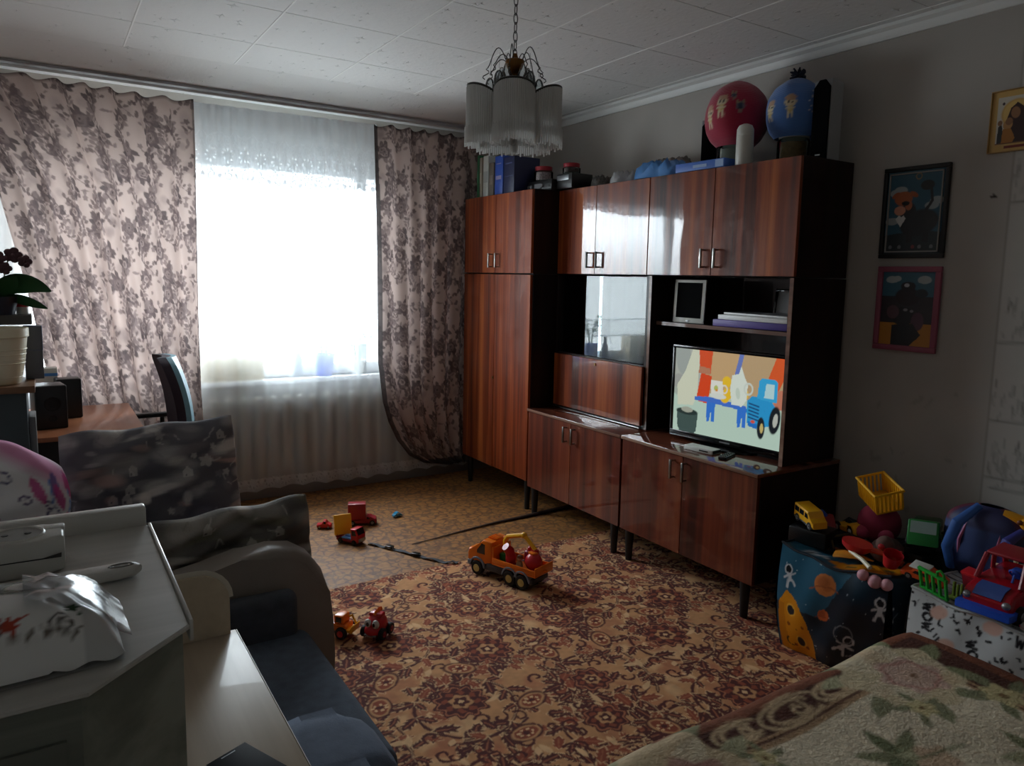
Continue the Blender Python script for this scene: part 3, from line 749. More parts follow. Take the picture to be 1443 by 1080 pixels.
# ================================================================== TELEVISION AND SHELF THINGS
def tv_canvas():
    cv = Cv(1.6, .9, .008, S(196, 222, 206))
    cv.rect(0, .42, 1.6, .9, S(196, 168, 128)); cv.rect(0, .42, .42, .9, S(186, 190, 180)); cv.rect(.55, .40, .95, .9, S(206, 172, 126))
    cv.poly([(0, .40), (1.6, .36), (1.6, .44), (0, .47)], S(196, 216, 196))
    cv.ell(.12, .80, .12, .2, .2, S(168, 176, 170)); cv.ell(.06, .5, .1, .12, 0, S(150, 150, 150), .5)
    cv.poly([(.06, .28), (.04, .50), (.16, .66), (.26, .9), (.38, .9), (.36, .6), (.36, .42), (.30, .30)], S(222, 226, 202))
    cv.poly([(.38, .66), (.36, .9), (.56, .9), (.54, .66)], S(222, 84, 40)); cv.poly([(.36, .66), (.54, .66), (.53, .72), (.37, .73)], S(190, 130, 100))
    cv.poly([(.34, .36), (.40, .66), (.56, .64), (.52, .34)], S(226, 76, 34))
    cv.poly([(1.26, .52), (1.42, .9), (1.6, .9), (1.6, .84), (1.44, .52)], S(226, 96, 48)); cv.poly([(1.4, .42), (1.46, .58), (1.6, .62), (1.6, .38)], S(206, 130, 104))
    cv.poly([(.86, .60), (.94, .9), (1.0, .9), (.92, .6)], S(110, 130, 200)); cv.ell(.9, .62, .05, .03, .6, S(90, 120, 206))
    # pot
    cv.poly([(.05, .22), (.38, .22), (.36, .02), (.30, -.02), (.12, -.02), (.07, .04)], S(72, 92, 88)); cv.ell(.21, .22, .165, .035, 0, S(46, 60, 58)); cv.ell(.21, .24, .09, .03, 0, S(176, 180, 165))
    # blue trailer with crockery
    cv.poly([(.32, .36), (.32, .40), (.56, .42), (1.06, .38), (1.08, .33), (.5, .36)], S(72, 120, 214))
    for x in (.50, .94): cv.poly([(x, .36), (x+.13, .36), (x+.12, .16), (x+.08, .16), (x+.07, .28), (x+.05, .16), (x+.01, .15)], S(58, 124, 220))
    for (x, y) in ((.78, .60), (.80, .48), (1.02, .50), (.76, .44)): cv.ell(x, y, .065, .06, 0, S(244, 200, 50))
    cv.poly([(.56, .44), (.55, .60), (.72, .60), (.74, .46)], S(236, 236, 226)); cv.ell(.66, .44, .12, .03, 0, S(226, 232, 222)); cv.ringf(.75, .52, .04, .016, 2, 0, S(232, 232, 222), 0)
    cv.ell(.63, .52, .03, .03, 0, S(190, 200, 110)); cv.ell(.64, .50, .015, .015, 0, S(230, 150, 60))
    cv.poly([(.86, .38), (.83, .54), (.85, .68), (.94, .70), (.97, .78), (1.02, .68), (1.07, .6), (1.06, .44), (1.0, .37)], S(228, 238, 226)); cv.ell(.94, .5, .03, .06, .2, S(206, 220, 206))
    cv.ringf(1.08, .56, .055, .02, 2, 0, S(214, 224, 214), 0)
    # little blue tractor
    cv.poly([(1.08, .22), (1.07, .44), (1.14, .50), (1.38, .48), (1.46, .40), (1.45, .24), (1.2, .18)], S(48, 160, 220))
    cv.poly([(1.2, .48), (1.22, .66), (1.25, .69), (1.42, .69), (1.46, .66), (1.46, .46)], S(60, 174, 228)); cv.poly([(1.29, .5), (1.31, .64), (1.42, .64), (1.42, .5)], S(190, 226, 230))
    for k in range(5): cv.line([(1.1, .42-k*.035), (1.23, .40-k*.035)], .014, S(28, 60, 110))
    cv.ell(1.27, .19, .05, .11, 0, S(34, 40, 46)); cv.ell(1.28, .19, .022, .05, 0, S(210, 190, 120)); cv.ell(1.44, .29, .07, .14, -.15, S(30, 36, 42)); cv.ell(1.45, .29, .03, .07, -.15, S(196, 200, 190))
    cv.poly([(1.1, .24), (1.22, .22), (1.22, .17), (1.1, .19)], S(40, 120, 206)); cv.ell(1.16, .24, .03, .015, 0, S(220, 90, 70))
    return cv
ang = math.atan2(.075, -.67)   # the screen turned slightly away
tv = thing('television', 'flat-screen television showing a blue toy tractor', 'television', (2.79, 2.47, .681), 0)
tvr = Matrix.Rotation(0, 4, 'Z')
# local frame of the screen: x along the picture's width (left to right), y = depth away from viewer
fr = Matrix.Translation((0, 0, 0)) @ RZ(-PI/2+.105)
W2, Z0, Z1 = .345, .018, .492
b = B()
b.box(-W2, .002, Z0, W2, .04, Z1, .006, M=fr)
b.box(-W2*.7, .04, Z0+.06, W2*.7, .075, Z1-.08, .02, M=fr); obj('back_shell', b, M['black'], tv)
b = B(); bz = .016
b.box(-W2, -.004, Z1-bz, W2, .0019, Z1, .003, M=fr); b.box(-W2, -.004, Z0, W2, .0019, Z0+.03, .003, M=fr)
b.box(-W2, -.004, Z0+.03, -W2+bz, .0019, Z1-bz, .002, M=fr); b.box(W2-bz, -.004, Z0+.03, W2, .0019, Z1-bz, .002, M=fr)
b.m(1); b.box(-.03, -.0052, Z0+.012, .03, -.0041, Z0+.019, 0, M=fr); b.box(-W2-.0015, -.0035, Z0, -W2-.0001, .03, Z1, 0, M=fr)
bezel = obj('bezel', b, [M['gloss_black'], M['silver']], tv)
cvt = tv_canvas(); U, V = np.meshgrid(np.linspace(0, 1, 201), np.linspace(0, 1, 114))
loc = np.stack([-W2+bz+(2*W2-2*bz)*U, 0*U-.0005, Z0+.03+(Z1-bz-Z0-.03)*V, 1+0*U], -1) @ np.array(fr).T
grid('screen', loc[..., :3], cvt.at(U*1.599, V*.899), emit_vcol('television_picture', .66), tv)
b = B(); b.lathe([(.13, 0), (.13, .008), (.05, .012), (.025, .02)], 28, M=fr @ T(0, .03, 0) @ Matrix.Diagonal((1.2, .75, 1, 1))); obj('stand', b, M['gloss_black'], tv)

t = thing('set_top_box', 'flat white box lying on the base in front of the television', 'box', (2.665, 2.50, .6805), .12)
b = B(); b.box(-.035, -.085, 0, .035, .085, .022, .004); obj('case', b, M['plastic_white'], t)
b = B(); b.box(-.03, -.0875, .004, .03, -.0851, .02, .001); b.box(-.037, -.06, .008, -.0352, -.01, .014, 0); obj('port_strip', b, M['black'], t)
t = thing('remote_control', 'black remote control beside the flat white box under the television', 'remote control', (2.668, 2.345, .6805), .35)
b = B(); b.box(-.06, -.021, 0, .06, .021, .016, .006); obj('case', b, M['black'], t)
for i in range(4):
    for j in range(3):
        b = B(); b.cyl((-.045+i*.022, -.011+j*.011, .0155), (-.045+i*.022, -.011+j*.011, .0185), .004, n=8); obj('button', b, M['rubber'], t)
# tablet, small speaker box, papers, photo frame on the shelf
t = thing('tablet', 'white-framed tablet with black screen propped upright on the shelf above the television', 'tablet', (2.845, 2.812, 1.2825), 0, None, (0, .04, .06))
b = B(); b.box(-.004, -.105, 0, .004, .105, .225, .003); obj('case', b, M['plastic_white'], t)
b = B(); b.box(-.0052, -.084, .026, -.0041, .084, .210, 0); obj('screen', b, M['matte_black'], t)
b = B(); b.box(-.0056, -.012, .006, -.0041, .012, .014, .001); obj('button', b, M['silver'], t)
t = thing('speaker', 'small black box speaker on the shelf left of the tablet', 'speaker', (2.95, 2.955, 1.2825)); b = B(); b.box(-.05, -.035, 0, .05, .035, .21, .006); obj('case', b, M['black'], t)
b = B(); b.cyl((-.0535, 0, .14), (-.0495, 0, .14), .027, n=18); b.cyl((-.0535, 0, .07), (-.0495, 0, .07), .02, n=18); obj('cone', b, M['rubber'], t)
t = thing('folder', 'thick purple folder at the bottom of the paper stack above the television', 'folder', (2.93, 2.385, 1.2825), .06)
b = B(); b.box(-.12, -.22, 0, .12, .22, .034, .004); obj('cover', b, plain('purple_card', S(92, 72, 150), .5), t)
b = B(); b.box(-.117, -.217, .004, .1, .2195, .030, 0); obj('pages', b, M['white'], t)
def paper(label, z, rz, col, dx=0, dy=0, h=.012, name='magazine'):
    cv = Cv(.24, .42, .004, col); r = random.Random(int(z*1e4))
    for k in range(7): cv.rect(r.uniform(0, .15), r.uniform(0, .38), r.uniform(.15, .24), r.uniform(.02, .42), r.choice([S(120, 118, 122), S(90, 88, 92), S(180, 180, 182), col]), .8)
    U, V = np.meshgrid(np.linspace(0, 1, 40), np.linspace(0, 1, 60))
    t = thing(name, label, name, (2.93+dx, 2.385+dy, z), rz)
    b = B(); b.box(-.115, -.205, 0, .115, .205, h, .001); obj('pages', b, M['white'], t)
    grid('cover', np.stack([-.115+.23*U, -.205+.41*V, .0006+h+0*U], -1), cv.at(U*.239, V*.419), vcol('cover_print', .35), t)
paper('thick pale magazine lying on the purple folder', 1.317, .0, S(212, 210, 210), .0, -.01, .022)
paper('grey printed newspaper on top of the paper stack above the television', 1.3405, -.1, S(150, 148, 150), .02, -.02, .01, 'newspaper')
t = thing('photo_frame', 'small black picture frame standing behind the papers on the shelf', 'photo frame', (3.075, 2.39, 1.2825), 0, None, (0, .14, 0))
b = B(); b.box(-.006, -.075, 0, .006, .075, .014, .002); b.box(-.006, -.075, .176, .006, .075, .19, .002); b.box(-.006, -.075, .014, .006, -.061, .176, .002); b.box(-.006, .061, .014, .006, .075, .176, .002); obj('frame', b, M['gloss_black'], t)
b = B(); b.box(.0, -.061, .014, .004, .061, .176); obj('picture', b, plain('dim_photo', S(70, 64, 60), .4, .3, 20), t)

# ================================================================== ON TOP OF THE WALL UNIT
ZT = 2.0488; ZW = 2.0458
def jar(name, label, x, y, z, r, h, lidm, fill, lid_h=.02):
    t = thing(name, label, 'jar', (x, y, z))
    b = B(); b.lathe([(r*.92, 0), (r, .008), (r, h*.86), (r*.86, h), (r*.84, h), (r*.95, h*.85), (r*.95, .012), (.001, .01)], 26); obj('glass_body', b, M['jar_glass'], t)
    if fill: b = B(); b.lathe([(r*.9, .012), (r*.93, h*.5), (r*.93, h*.82), (.001, h*.83)], 22); obj('contents', b, fill, t)
    if lidm: b = B(); b.lathe([(r*.9, h-.002), (r*.92, h+lid_h), (r*.86, h+lid_h+.003), (.001, h+lid_h+.003)], 26); obj('lid', b, lidm, t)
    return t
def knit(name, col):
    m, nt, out = new_mat(name)
    tc = node(nt, 'ShaderNodeTexCoord')
    wv = node(nt, 'ShaderNodeTexWave', {'bands_direction': 'Z'}, Vector=tc.outputs['Object'], Scale=55.0, Distortion=1.5, Detail=1.0)
    a = node(nt, 'ShaderNodeAttribute', {'attribute_name': 'Col'})
    b = bsdf(nt, out, a.outputs['Color'], .95)
    setin(b, Sheen_Weight=.4)
    bp = node(nt, 'ShaderNodeBump', None, Strength=.35, Distance=.004, Height=wv.outputs[0]); nt.links.new(bp.outputs[0], b.inputs['Normal'])
    return m
def hat(label, c, R, prof, col, motifs, pom=None, seed=0):
    """knitted hat pulled over a jar; prof (z, r) pairs from the rim upward; motifs: (angle, z, scale, kind)"""
    t = thing('knitted_hat', label, 'hat', c)
    cv = Cv(2*PI*R, .5, .004, col); cv.noise(.08, .05)
    for (a, z, s, kind) in motifs:
        x = (a % (2*PI))*R
        if kind == 0:    # little cream figure: head, body, legs
            cv.ell(x, z+.032*s, .026*s, .022*s, 0, S(222, 205, 170)); cv.ell(x, z+.05*s, .026*s, .012*s, 0, S(190, 150, 120))
            cv.ell(x-.010*s, z+.03*s, .005*s, .005*s, 0, S(40, 30, 40)); cv.ell(x+.010*s, z+.03*s, .005*s, .005*s, 0, S(40, 30, 40))
            cv.ell(x, z, .014*s, .016*s, 0, S(214, 190, 130)); cv.line([(x-.018*s, z+.005*s), (x+.018*s, z+.005*s)], .008*s, S(220, 205, 170))
            cv.line([(x-.008*s, z-.012*s), (x-.010*s, z-.032*s)], .009*s, S(226, 212, 180)); cv.line([(x+.008*s, z-.012*s), (x+.010*s, z-.032*s)], .009*s, S(226, 212, 180))
        elif kind == 1:  # small round badge
            cv.ell(x, z, .02*s, .016*s, 0, S(120, 110, 120)); cv.ell(x, z, .012*s, .009*s, 0, S(60, 70, 90)); cv.ell(x-.012*s, z+.016*s, .008*s, .008*s, 0, S(160, 140, 110)); cv.ell(x+.012*s, z+.016*s, .008*s, .008*s, 0, S(160, 140, 110))
            cv.ell(x, z-.02*s, .01*s, .008*s, 0, S(150, 120, 110))
        else:
            for k in range(9): cv.ell(x+.012*math.sin(k*2.4)*s, z-.03*s+.008*k*s, .003, .003, 0, S(215, 215, 220))
    n, k = 100, 60
    U, V = np.meshgrid(np.linspace(0, 2*PI, n), np.linspace(0, 1, k))
    zs = [p[0] for p in prof]; rs = [p[1] for p in prof]; tt = np.linspace(0, 1, len(prof))
    Z = np.interp(V, tt, zs); Rr = np.interp(V, tt, rs)
    for _ in range(3):
        Z[1:-1] = (Z[:-2]+2*Z[1:-1]+Z[2:])/4; Rr[1:-1] = (Rr[:-2]+2*Rr[1:-1]+Rr[2:])/4
    lump = 1+.022*np.sin(3*U+2+seed)*np.sin(V*5)+.014*np.sin(5*U+9*V+seed)
    P = np.stack([Rr*lump*np.cos(U), Rr*lump*np.sin(U), Z], -1)
    grid('cap', P, cv.at(U*R*.9999, Z.clip(0, .49)), knit(label[:8]+'_knit', col), t)
    if pom:
        b = B(); rr = random.Random(4); zt = prof[-1][0]
        for i in range(46):
            d = Vector((rr.gauss(0, 1), rr.gauss(0, 1), rr.gauss(0, .7))).normalized()
            b.tube([Vector((0, 0, zt+.012)), Vector((0, 0, zt+.012))+d*rr.uniform(.025, .042)], [.006, .004], 5)
        obj('pompom', b, pom, t)
    return t
cam_a = math.atan2(-2.62, -2.93)
jar('jar', 'big jar with white lid standing under the red knitted hat', 2.955, 2.655, ZT, .085, .13, M['plastic_white'], plain('jar_flour', S(170, 166, 160), .8))
jar('jar', 'big glass jar with brown contents standing under the blue knitted hat', 3.0, 2.34, ZT, .075, .125, M['plastic_white'], plain('jar_grain', S(136, 100, 64), .8, .3, 60))
hat('red knitted hat with little cream figures pulled over a jar', (2.955, 2.655, 2.168), .15,
    [(.0, .09), (.03, .122), (.075, .145), (.13, .156), (.19, .153), (.24, .132), (.28, .096), (.305, .056), (.318, .022), (.322, .002)], S(170, 32, 64),
    [(cam_a-.50, .165, 1.1, 0), (cam_a-.12, .225, .9, 1), (cam_a+.10, .170, 1.1, 1), (cam_a-1.0, .12, 1.1, 0)], None, 1)
hat('blue knitted hat with a dark pompom pulled over a jar', (3.0, 2.34, 2.172), .138,
    [(.0, .088), (.03, .115), (.08, .134), (.13, .135), (.18, .125), (.23, .095), (.262, .05), (.276, .002)], S(74, 116, 182),
    [(cam_a-.25, .11, 1.05, 0), (cam_a-1.0, .10, 1.0, 0), (cam_a+.55, .16, 1, 2), (cam_a+.45, .12, 1, 2)], plain('dark_yarn', S(26, 30, 48), .9), 3)
M['speaker_grey'] = plain('speaker_grey', S(160, 162, 165), .4)
def pcspeaker(label, x, y, rz, w, d, h):
    t = thing('computer_speaker', label, 'speaker', (x, y, ZT), rz)
    b = B(); b.prism([(0, -w/2), (d, -w/2+.012), (d, w/2-.012), (0, w/2)], h-.02, T(0, 0, .004), .004); obj('case', b, M['speaker_grey'], t)
    b = B(); b.prism([(-w/2+.004, .004), (w/2-.004, .004), (w/2-.004, h-.05), (w/2-.03, h-.018), (-w/2+.03, h-.018), (-w/2+.004, h-.05)], -.012, YZ(0), .003); obj('grille', b, M['matte_black'], t)
    b = B(); b.lathe([(.05, 0), (.05, .004)], 18, M=T(d*.5, 0, 0) @ Matrix.Diagonal((1, .7, 1, 1))); obj('foot', b, M['black'], t)
    b = B(); b.box(-.0145, -.012, .02, -.0122, .012, .026); obj('badge', b, M['silver'], t)
pcspeaker('tall black computer speaker with silver side at the right end of the wall unit', 2.955, 2.165, .02, .088, .10, .365)
pcspeaker('black computer speaker half hidden behind the red hat', 3.03, 2.90, .5, .09, .07, .32)
t = thing('spray_bottle', 'rounded white bottle standing in front of the red hat', 'bottle', (2.82, 2.475, ZT))
b = B(); b.lathe([(.038, 0), (.04, .006), (.04, .132), (.0395, .135)], 24); obj('body', b, M['plastic_white'], t)
b = B(); b.lathe([(.0395, .1355), (.040, .138), (.039, .165), (.03, .182), (.012, .19), (.001, .191)], 24); obj('cap', b, M['plastic_white'], t)
t = thing('box', 'flat blue cardboard box lying under the edge of the red hat', 'box', (2.815, 2.715, ZT), .02)
b = B(); b.box(-.045, -.16, 0, .045, .16, .042, .002); obj('carton', b, plain('blue_card', S(70, 112, 196), .5), t)
M['pale_print'] = plain('pale_print', S(150, 176, 216), .5)
b = B(); b.box(-.0465, -.155, .004, -.0452, -.105, .038); obj('end_label', b, M['pale_print'], t)
b = B(); b.box(-.0462, -.05, .012, -.0452, .04, .026); obj('print', b, M['pale_print'], t)
def bag(label, cat, c, a, bb, h, mat, seed, name):
    n, k = 40, 16
    U, V = np.meshgrid(np.linspace(0, 2*PI, n), np.linspace(0, 1, k)); r = np.random.default_rng(seed); p = r.random(8)*6
    rad = np.sin(V*PI/2)**.6
    lump = 1+.12*np.sin(3*U+p[0])+.08*np.sin(5*U+p[1])+.05*np.sin(9*U+p[2])
    Z = h*np.cos(V*PI/2)**.8*(1+.18*np.sin(4*U+6*V+p[3])*V)+.016*np.sin(11*U+8*V+p[4])*V*(1-V)*4+.010*np.sin(19*U-14*V+p[5])*V*(1-V)*4
    P = np.stack([a*rad*lump*np.cos(U), bb*rad*lump*np.sin(U), np.clip(Z, 0.001, 9)], -1)
    c0 = np.ones(P.shape)
    bt = P[-1:, :].copy(); bt[..., 2] = 0; cc = bt*0; 
    o = grid(name, [P, np.concatenate([bt, cc], 0)], [c0, np.ones((2, n, 3))], mat); o.location = c
    return tag(o, label, cat)
bag('crumpled shiny blue plastic bag on top of the wall unit', 'bag', (2.86, 3.07, ZT), .085, .17, .085, plain('blue_film', S(84, 140, 204), .22), 3, 'plastic_bag')
bag('bundle of grey cloth behind the blue plastic bag', 'cloth', (3.03, 3.17, ZT), .08, .17, .13, plain('grey_cloth', S(120, 114, 108), .9, .15, 20), 8, 'cloth_bundle')
bag('crumpled whitish plastic bag left of the blue plastic bag', 'bag', (2.87, 3.38, ZT), .08, .12, .06, plain('white_film', S(176, 176, 178), .25), 5, 'plastic_bag')
bag('dark knitted bundle with pale flecks on the wall unit next to the black radio', 'cloth', (2.88, 3.60, ZT), .08, .085, .055, plain('flecked_knit', S(84, 80, 76), .9, .7, 90), 6, 'cloth_bundle')
# black radio with two sweet jars on it
t = thing('radio', 'black radio box with silver knobs under the two red-lidded jars', 'radio', (2.79, 3.91, ZW), 0)
b = B(); b.box(-.09, -.0, 0, .09, .27, .07, .004, M=T(0, -.02, .0)); obj('case', b, M['black'], t)
for y in (.20, .23, .08):
    b = B(); b.cyl((-.1, y, .035), (-.09, y, .035), .011, n=14); obj('knob', b, M['silver'], t)
b = B(); b.box(-.0915, .10, .02, -.0902, .17, .05); obj('dial', b, M['silver'], t)
jar('jar', 'wide red-lidded jar of pink sweets at the left on the black radio', 2.785, 4.105, ZW+.0705, .062, .075, M['dark_red'], plain('sweets', S(228, 180, 190), .6, .5, 120), .022)
t = thing('device', 'grey-fronted dark box on the wall unit under the right red-lidded jar', 'box', (2.81, 3.80, ZT)); b = B(); b.box(-.08, -.08, 0, .08, .08, .09, .004); obj('case', b, M['black'], t)
b = B(); b.box(-.083, -.05, .05, -.0805, .07, .08, .002); obj('face_plate', b, M['silver'], t)
jar('jar', 'small red-lidded jar at the right on the grey-fronted dark box', 2.80, 3.82, ZT+.0905, .056, .045, M['dark_red'], plain('sweets_dark', S(120, 90, 90), .6, .5, 90), .02)
def binder(label, y, w, h, d, mat, name='binder', cat='binder', lm=None):
    t = thing(name, label, cat, (2.60, y, ZW), 0)
    b = B(); b.box(0, -w/2, 0, d, w/2, h, .002); obj('cover', b, mat, t)
    b = B(); b.box(-.0022, -w*.35, h*.35, -.0002, w*.35, h*.62); obj('spine_label', b, lm or M['white'], t)
binder('slim green binder at the left end of the row on the wardrobe', 4.645, .03, .29, .22, plain('green_card', S(44, 104, 66), .5), lm=plain('green_label', S(60, 120, 84), .5))
binder('beige folder between the green and the white binder on the wardrobe', 4.606, .035, .27, .22, plain('beige_card', S(150, 140, 124), .6), 'folder', 'folder', plain('beige_label', S(170, 160, 146), .6))
binder('white binder on the wardrobe', 4.54, .07, .275, .22, plain('white_card', S(196, 198, 190), .5), lm=plain('binder_print', S(170, 172, 168), .6))
binder('dull grey-brown book between white binder and blue books on the wardrobe', 4.462, .06, .22, .2, plain('brown_card', S(110, 100, 90), .6), 'book', 'book', plain('book_label', S(130, 120, 108), .6))
t = thing('book', 'thick blue book standing upright on the wardrobe', 'book', (2.60, 4.365, ZW)); b = B(); b.box(0, -.05, 0, .2, .05, .255, .003); obj('cover', b, plain('book_blue', S(48, 82, 170), .45), t)
b = B(); b.box(-.0022, -.035, .10, -.0002, .035, .125); b.box(-.0022, -.03, .2, -.0002, .03, .206); obj('spine_label', b, plain('spine_print', S(150, 140, 176), .5), t)
t = thing('book', 'wide navy box set next to the thick blue book on the wardrobe', 'book', (2.605, 4.245, ZW)); b = B(); b.box(0, -.065, 0, .2, .065, .235, .003); obj('cover', b, plain('book_navy', S(34, 40, 74), .45), t)
b = B(); b.box(-.0022, -.05, .11, -.0002, .05, .114); b.box(-.0022, -.04, .19, -.0002, .04, .197); obj('spine_label', b, plain('navy_print', S(80, 90, 130), .5), t)

# ================================================================== CHANDELIER
ch = thing('chandelier', 'hanging chandelier of fringed frosted glass rods on a brass chain', 'chandelier', (1.49, 2.40, 0))
ZH = 2.262
b = B(); b.lathe([(.045, ZC-.0045), (.04, ZC-.03), (.012, ZC-.05)], 20); obj('ceiling_cup', b, M['brass'], ch)
b = B(); z = ZC-.05; k = 0
while z > ZH+.03:
    L = .034; pts = [((.008*math.cos(a), 0, 0) if k % 2 == 0 else (0, .008*math.cos(a), 0)) for a in [i*PI/6 for i in range(12)]]
    pts = [(p[0], p[1], z-L/2+.019*math.sin(i*PI/6)) for i, p in enumerate(pts)]
    b.tube(pts, .0019, 6, closed=True); z -= .031; k += 1
obj('chain', b, M['dark_steel'], ch)
b = B(); b.lathe([(.008, ZH+.045), (.012, ZH+.03), (.034, ZH+.022), (.036, ZH+.015), (.028, ZH-.005), (.014, ZH-.025), (.018, ZH-.03), (.012, ZH-.05)], 20); obj('hub', b, M['brass'], ch)
for k in range(10):
    a = k*2*PI/10+.2; hgt = (.03, .012)[k % 2]; b = B()
    pts = []
    for i in range(13):
        s = i/12; r = .03+.075*s; zz = ZH+.015+hgt*1.6*math.sin(min(1, s*1.15)*PI)*1.1-(.03*s*s)
        pts.append((r*math.cos(a), r*math.sin(a), zz))
    for i in range(1, 7): pts.append(((.105-.012*math.sin(i))*math.cos(a), (.105-.012*math.sin(i))*math.sin(a), pts[12][2]-.006*i))
    b.tube(pts, .0018, 6); obj('scroll_arm', b, M['dark_steel'], ch)
M['frosted'] = None
def frosted(name):
    m, nt, out = new_mat(name)
    d = node(nt, 'ShaderNodeBsdfDiffuse', None, Color=S(240, 240, 238)); t = node(nt, 'ShaderNodeBsdfTranslucent', None, Color=S(246, 246, 245))
    g = node(nt, 'ShaderNodeBsdfGlossy', None, Color=(.8, .8, .8), Roughness=.25); tr = node(nt, 'ShaderNodeBsdfTransparent', None, Color=(.95, .95, .95))
    a = node(nt, 'ShaderNodeMixShader', None, Fac=.5); nt.links.new(d.outputs[0], a.inputs[1]); nt.links.new(t.outputs[0], a.inputs[2])
    c = node(nt, 'ShaderNodeMixShader', None, Fac=.08); nt.links.new(a.outputs[0], c.inputs[1]); nt.links.new(g.outputs[0], c.inputs[2])
    e = node(nt, 'ShaderNodeMixShader', None, Fac=.14); nt.links.new(c.outputs[0], e.inputs[1]); nt.links.new(tr.outputs[0], e.inputs[2])
    nt.links.new(e.outputs[0], out.inputs[0]); return m
M['frosted'] = frosted('frosted_glass_rods')
M['clear_drop'] = glassy('clear_glass_drop', .45, (.8, .83, .84))
for k in range(5):
    a = k*2*PI/5+math.atan2(-2.4, -1.49)
    cx, cy = .105*math.cos(a), .105*math.sin(a); R = .07
    nb = 38; rim = []; b = B(); b2 = B(); n_ = 0
    for i in range(nb+1):
        s = i/nb*2-1; th = a+s*2.05
        x, y = cx+R*math.cos(th), cy+R*math.sin(th)
        zt = 2.130+.052*(1-abs(s)**2.4); zb = 2.005+.004*math.sin(i*2.1)
        rim.append((x, y, zt))
        b.cyl((x, y, zt-.004), (x, y, zb), .0046, n=6)
        ro = .006; b2.cyl((x+ro*math.cos(th), y+ro*math.sin(th), zb+.03), (x+ro*math.cos(th), y+ro*math.sin(th), zb-.028-.006*(i % 2)), .0034, n=6)
    sh_ = obj('shade', b, M['frosted'], ch)
    obj('fringe', b2, M['frosted'], sh_)
    b = B(); b.tube(rim, .0045, 6); obj('rim', b, M['dark_steel'], sh_)
    b = B(); b.lathe([(.008, 2.12), (.026, 2.10), (.03, 2.075), (.02, 2.05), (.001, 2.043)], 14, M=T(cx*.95, cy*.95, 0)); b.cyl((cx*.95, cy*.95, 2.11), (cx*.95, cy*.95, 2.16), .014, n=12); obj('bulb', b, M['plastic_white'], sh_)
    b = B(); b.tube([(0.01*math.cos(a), .01*math.sin(a), ZH-.04), (cx*.5, cy*.5, 2.19), (cx*.95, cy*.95, 2.158)], .006, 8); obj('arm', b, M['brass'], ch)
    a2 = a+PI/5; b = B(); r2 = .095
    b.ball((r2*math.cos(a2), r2*math.sin(a2), 2.19), (.019, .019, .04), 12, 9); b.tube([(r2*math.cos(a2), r2*math.sin(a2), 2.235), (r2*.95*math.cos(a2), r2*.95*math.sin(a2), 2.29)], .001, 5); obj('glass_drop', b, M['clear_drop'], ch)
    b = B(); r3 = .05; b.lathe([(.006, ZH), (.024, ZH-.045), (.033, ZH-.085), (.028, ZH-.1)], 12, M=T(r3*math.cos(a2), r3*math.sin(a2), 0)); obj('glass_cup', b, M['clear_drop'], ch)
b = B(); b.lathe([(.014, 2.21), (.03, 2.16), (.012, 2.12), (.018, 2.09), (.001, 2.07)], 16); obj('center_stem', b, M['brass'], ch)

# ================================================================== PICTURES ON THE WALL
def picture(name, label, cat, y0, y1, z0, z1, fw, fm, cv, inner=None, th=.018):
    t = thing(name, label, cat, (XW-th, (y0+y1)/2, (z0+z1)/2)); hw, hh = (y1-y0)/2, (z1-z0)/2
    b = B(); b.box(0, -hw, hh-fw, th-.001, hw, hh, .003); b.box(0, -hw, -hh, th-.001, hw, -hh+fw, .003); b.box(0, -hw, -hh+fw, th-.001, -hw+fw, hh-fw, .003); b.box(0, hw-fw, -hh+fw, th-.001, hw, hh-fw, .003)
    obj('frame', b, fm, t)
    if inner:
        b = B(); g = .005; f2 = fw+.008
        b.box(.003, -hw+f2, hh-f2-g, .012, hw-f2, hh-f2); b.box(.003, -hw+f2, -hh+f2, .012, hw-f2, -hh+f2+g); b.box(.003, -hw+f2, -hh+f2, .012, -hw+f2+g, hh-f2); b.box(.003, hw-f2-g, -hh+f2, .012, hw-f2, hh-f2); lab(obj('inner_border', b, inner, t), 'thin pale line inside the frame')
    U, V = np.meshgrid(np.linspace(0, 1, 130), np.linspace(0, 1, 160))
    grid('picture', np.stack([.009+0*U, hw-fw-(2*hw-2*fw)*U, -hh+fw+(2*hh-2*fw)*V], -1), cv.at(U*cv.w*.999, V*cv.h*.999), vcol('picture_print', .4), t)
    b = B(); b.box(.0095, -hw+fw, -hh+fw, th-.001, hw-fw, hh-fw); obj('backing', b, M['black'], t)
cv = Cv(.25, .35, .002, S(38, 84, 104))
for x, y in ((.04, .26), (.06, .27), (.2, .2), (.22, .22), (.03, .14)): cv.ell(x, y, .03, .016, 0, S(150, 158, 160))
cv.poly([(0, 0), (.25, 0), (.25, .09), (.15, .10), (0, .08)], S(26, 36, 40)); cv.ell(.15, .13, .085, .055, .2, S(22, 22, 26)); cv.ell(.1, .17, .035, .05, 0, S(24, 24, 28))
cv.ell(.075, .235, .04, .03, 0, S(176, 92, 46)); cv.ell(.04, .25, .02, .01, .5, S(170, 86, 40)); cv.ell(.12, .25, .02, .01, -.5, S(170, 86, 40)); cv.ell(.062, .185, .025, .02, 0, S(206, 140, 110)); cv.ell(.1, .205, .016, .02, 0, S(180, 100, 60))
cv.ell(.085, .215, .018, .01, 0, S(20, 20, 24)); cv.line([(.15, .14), (.2, .22), (.19, .28)], .012, S(22, 22, 26)); cv.ell(.175, .285, .03, .02, 0, S(30, 32, 34)); cv.ringf(.135, .325, .012, .004, 2, 0, S(150, 120, 80), 0)
cv.poly([(.045, .15), (.06, .165), (.07, .158), (.08, .165), (.09, .15), (.068, .115)], S(206, 206, 202))
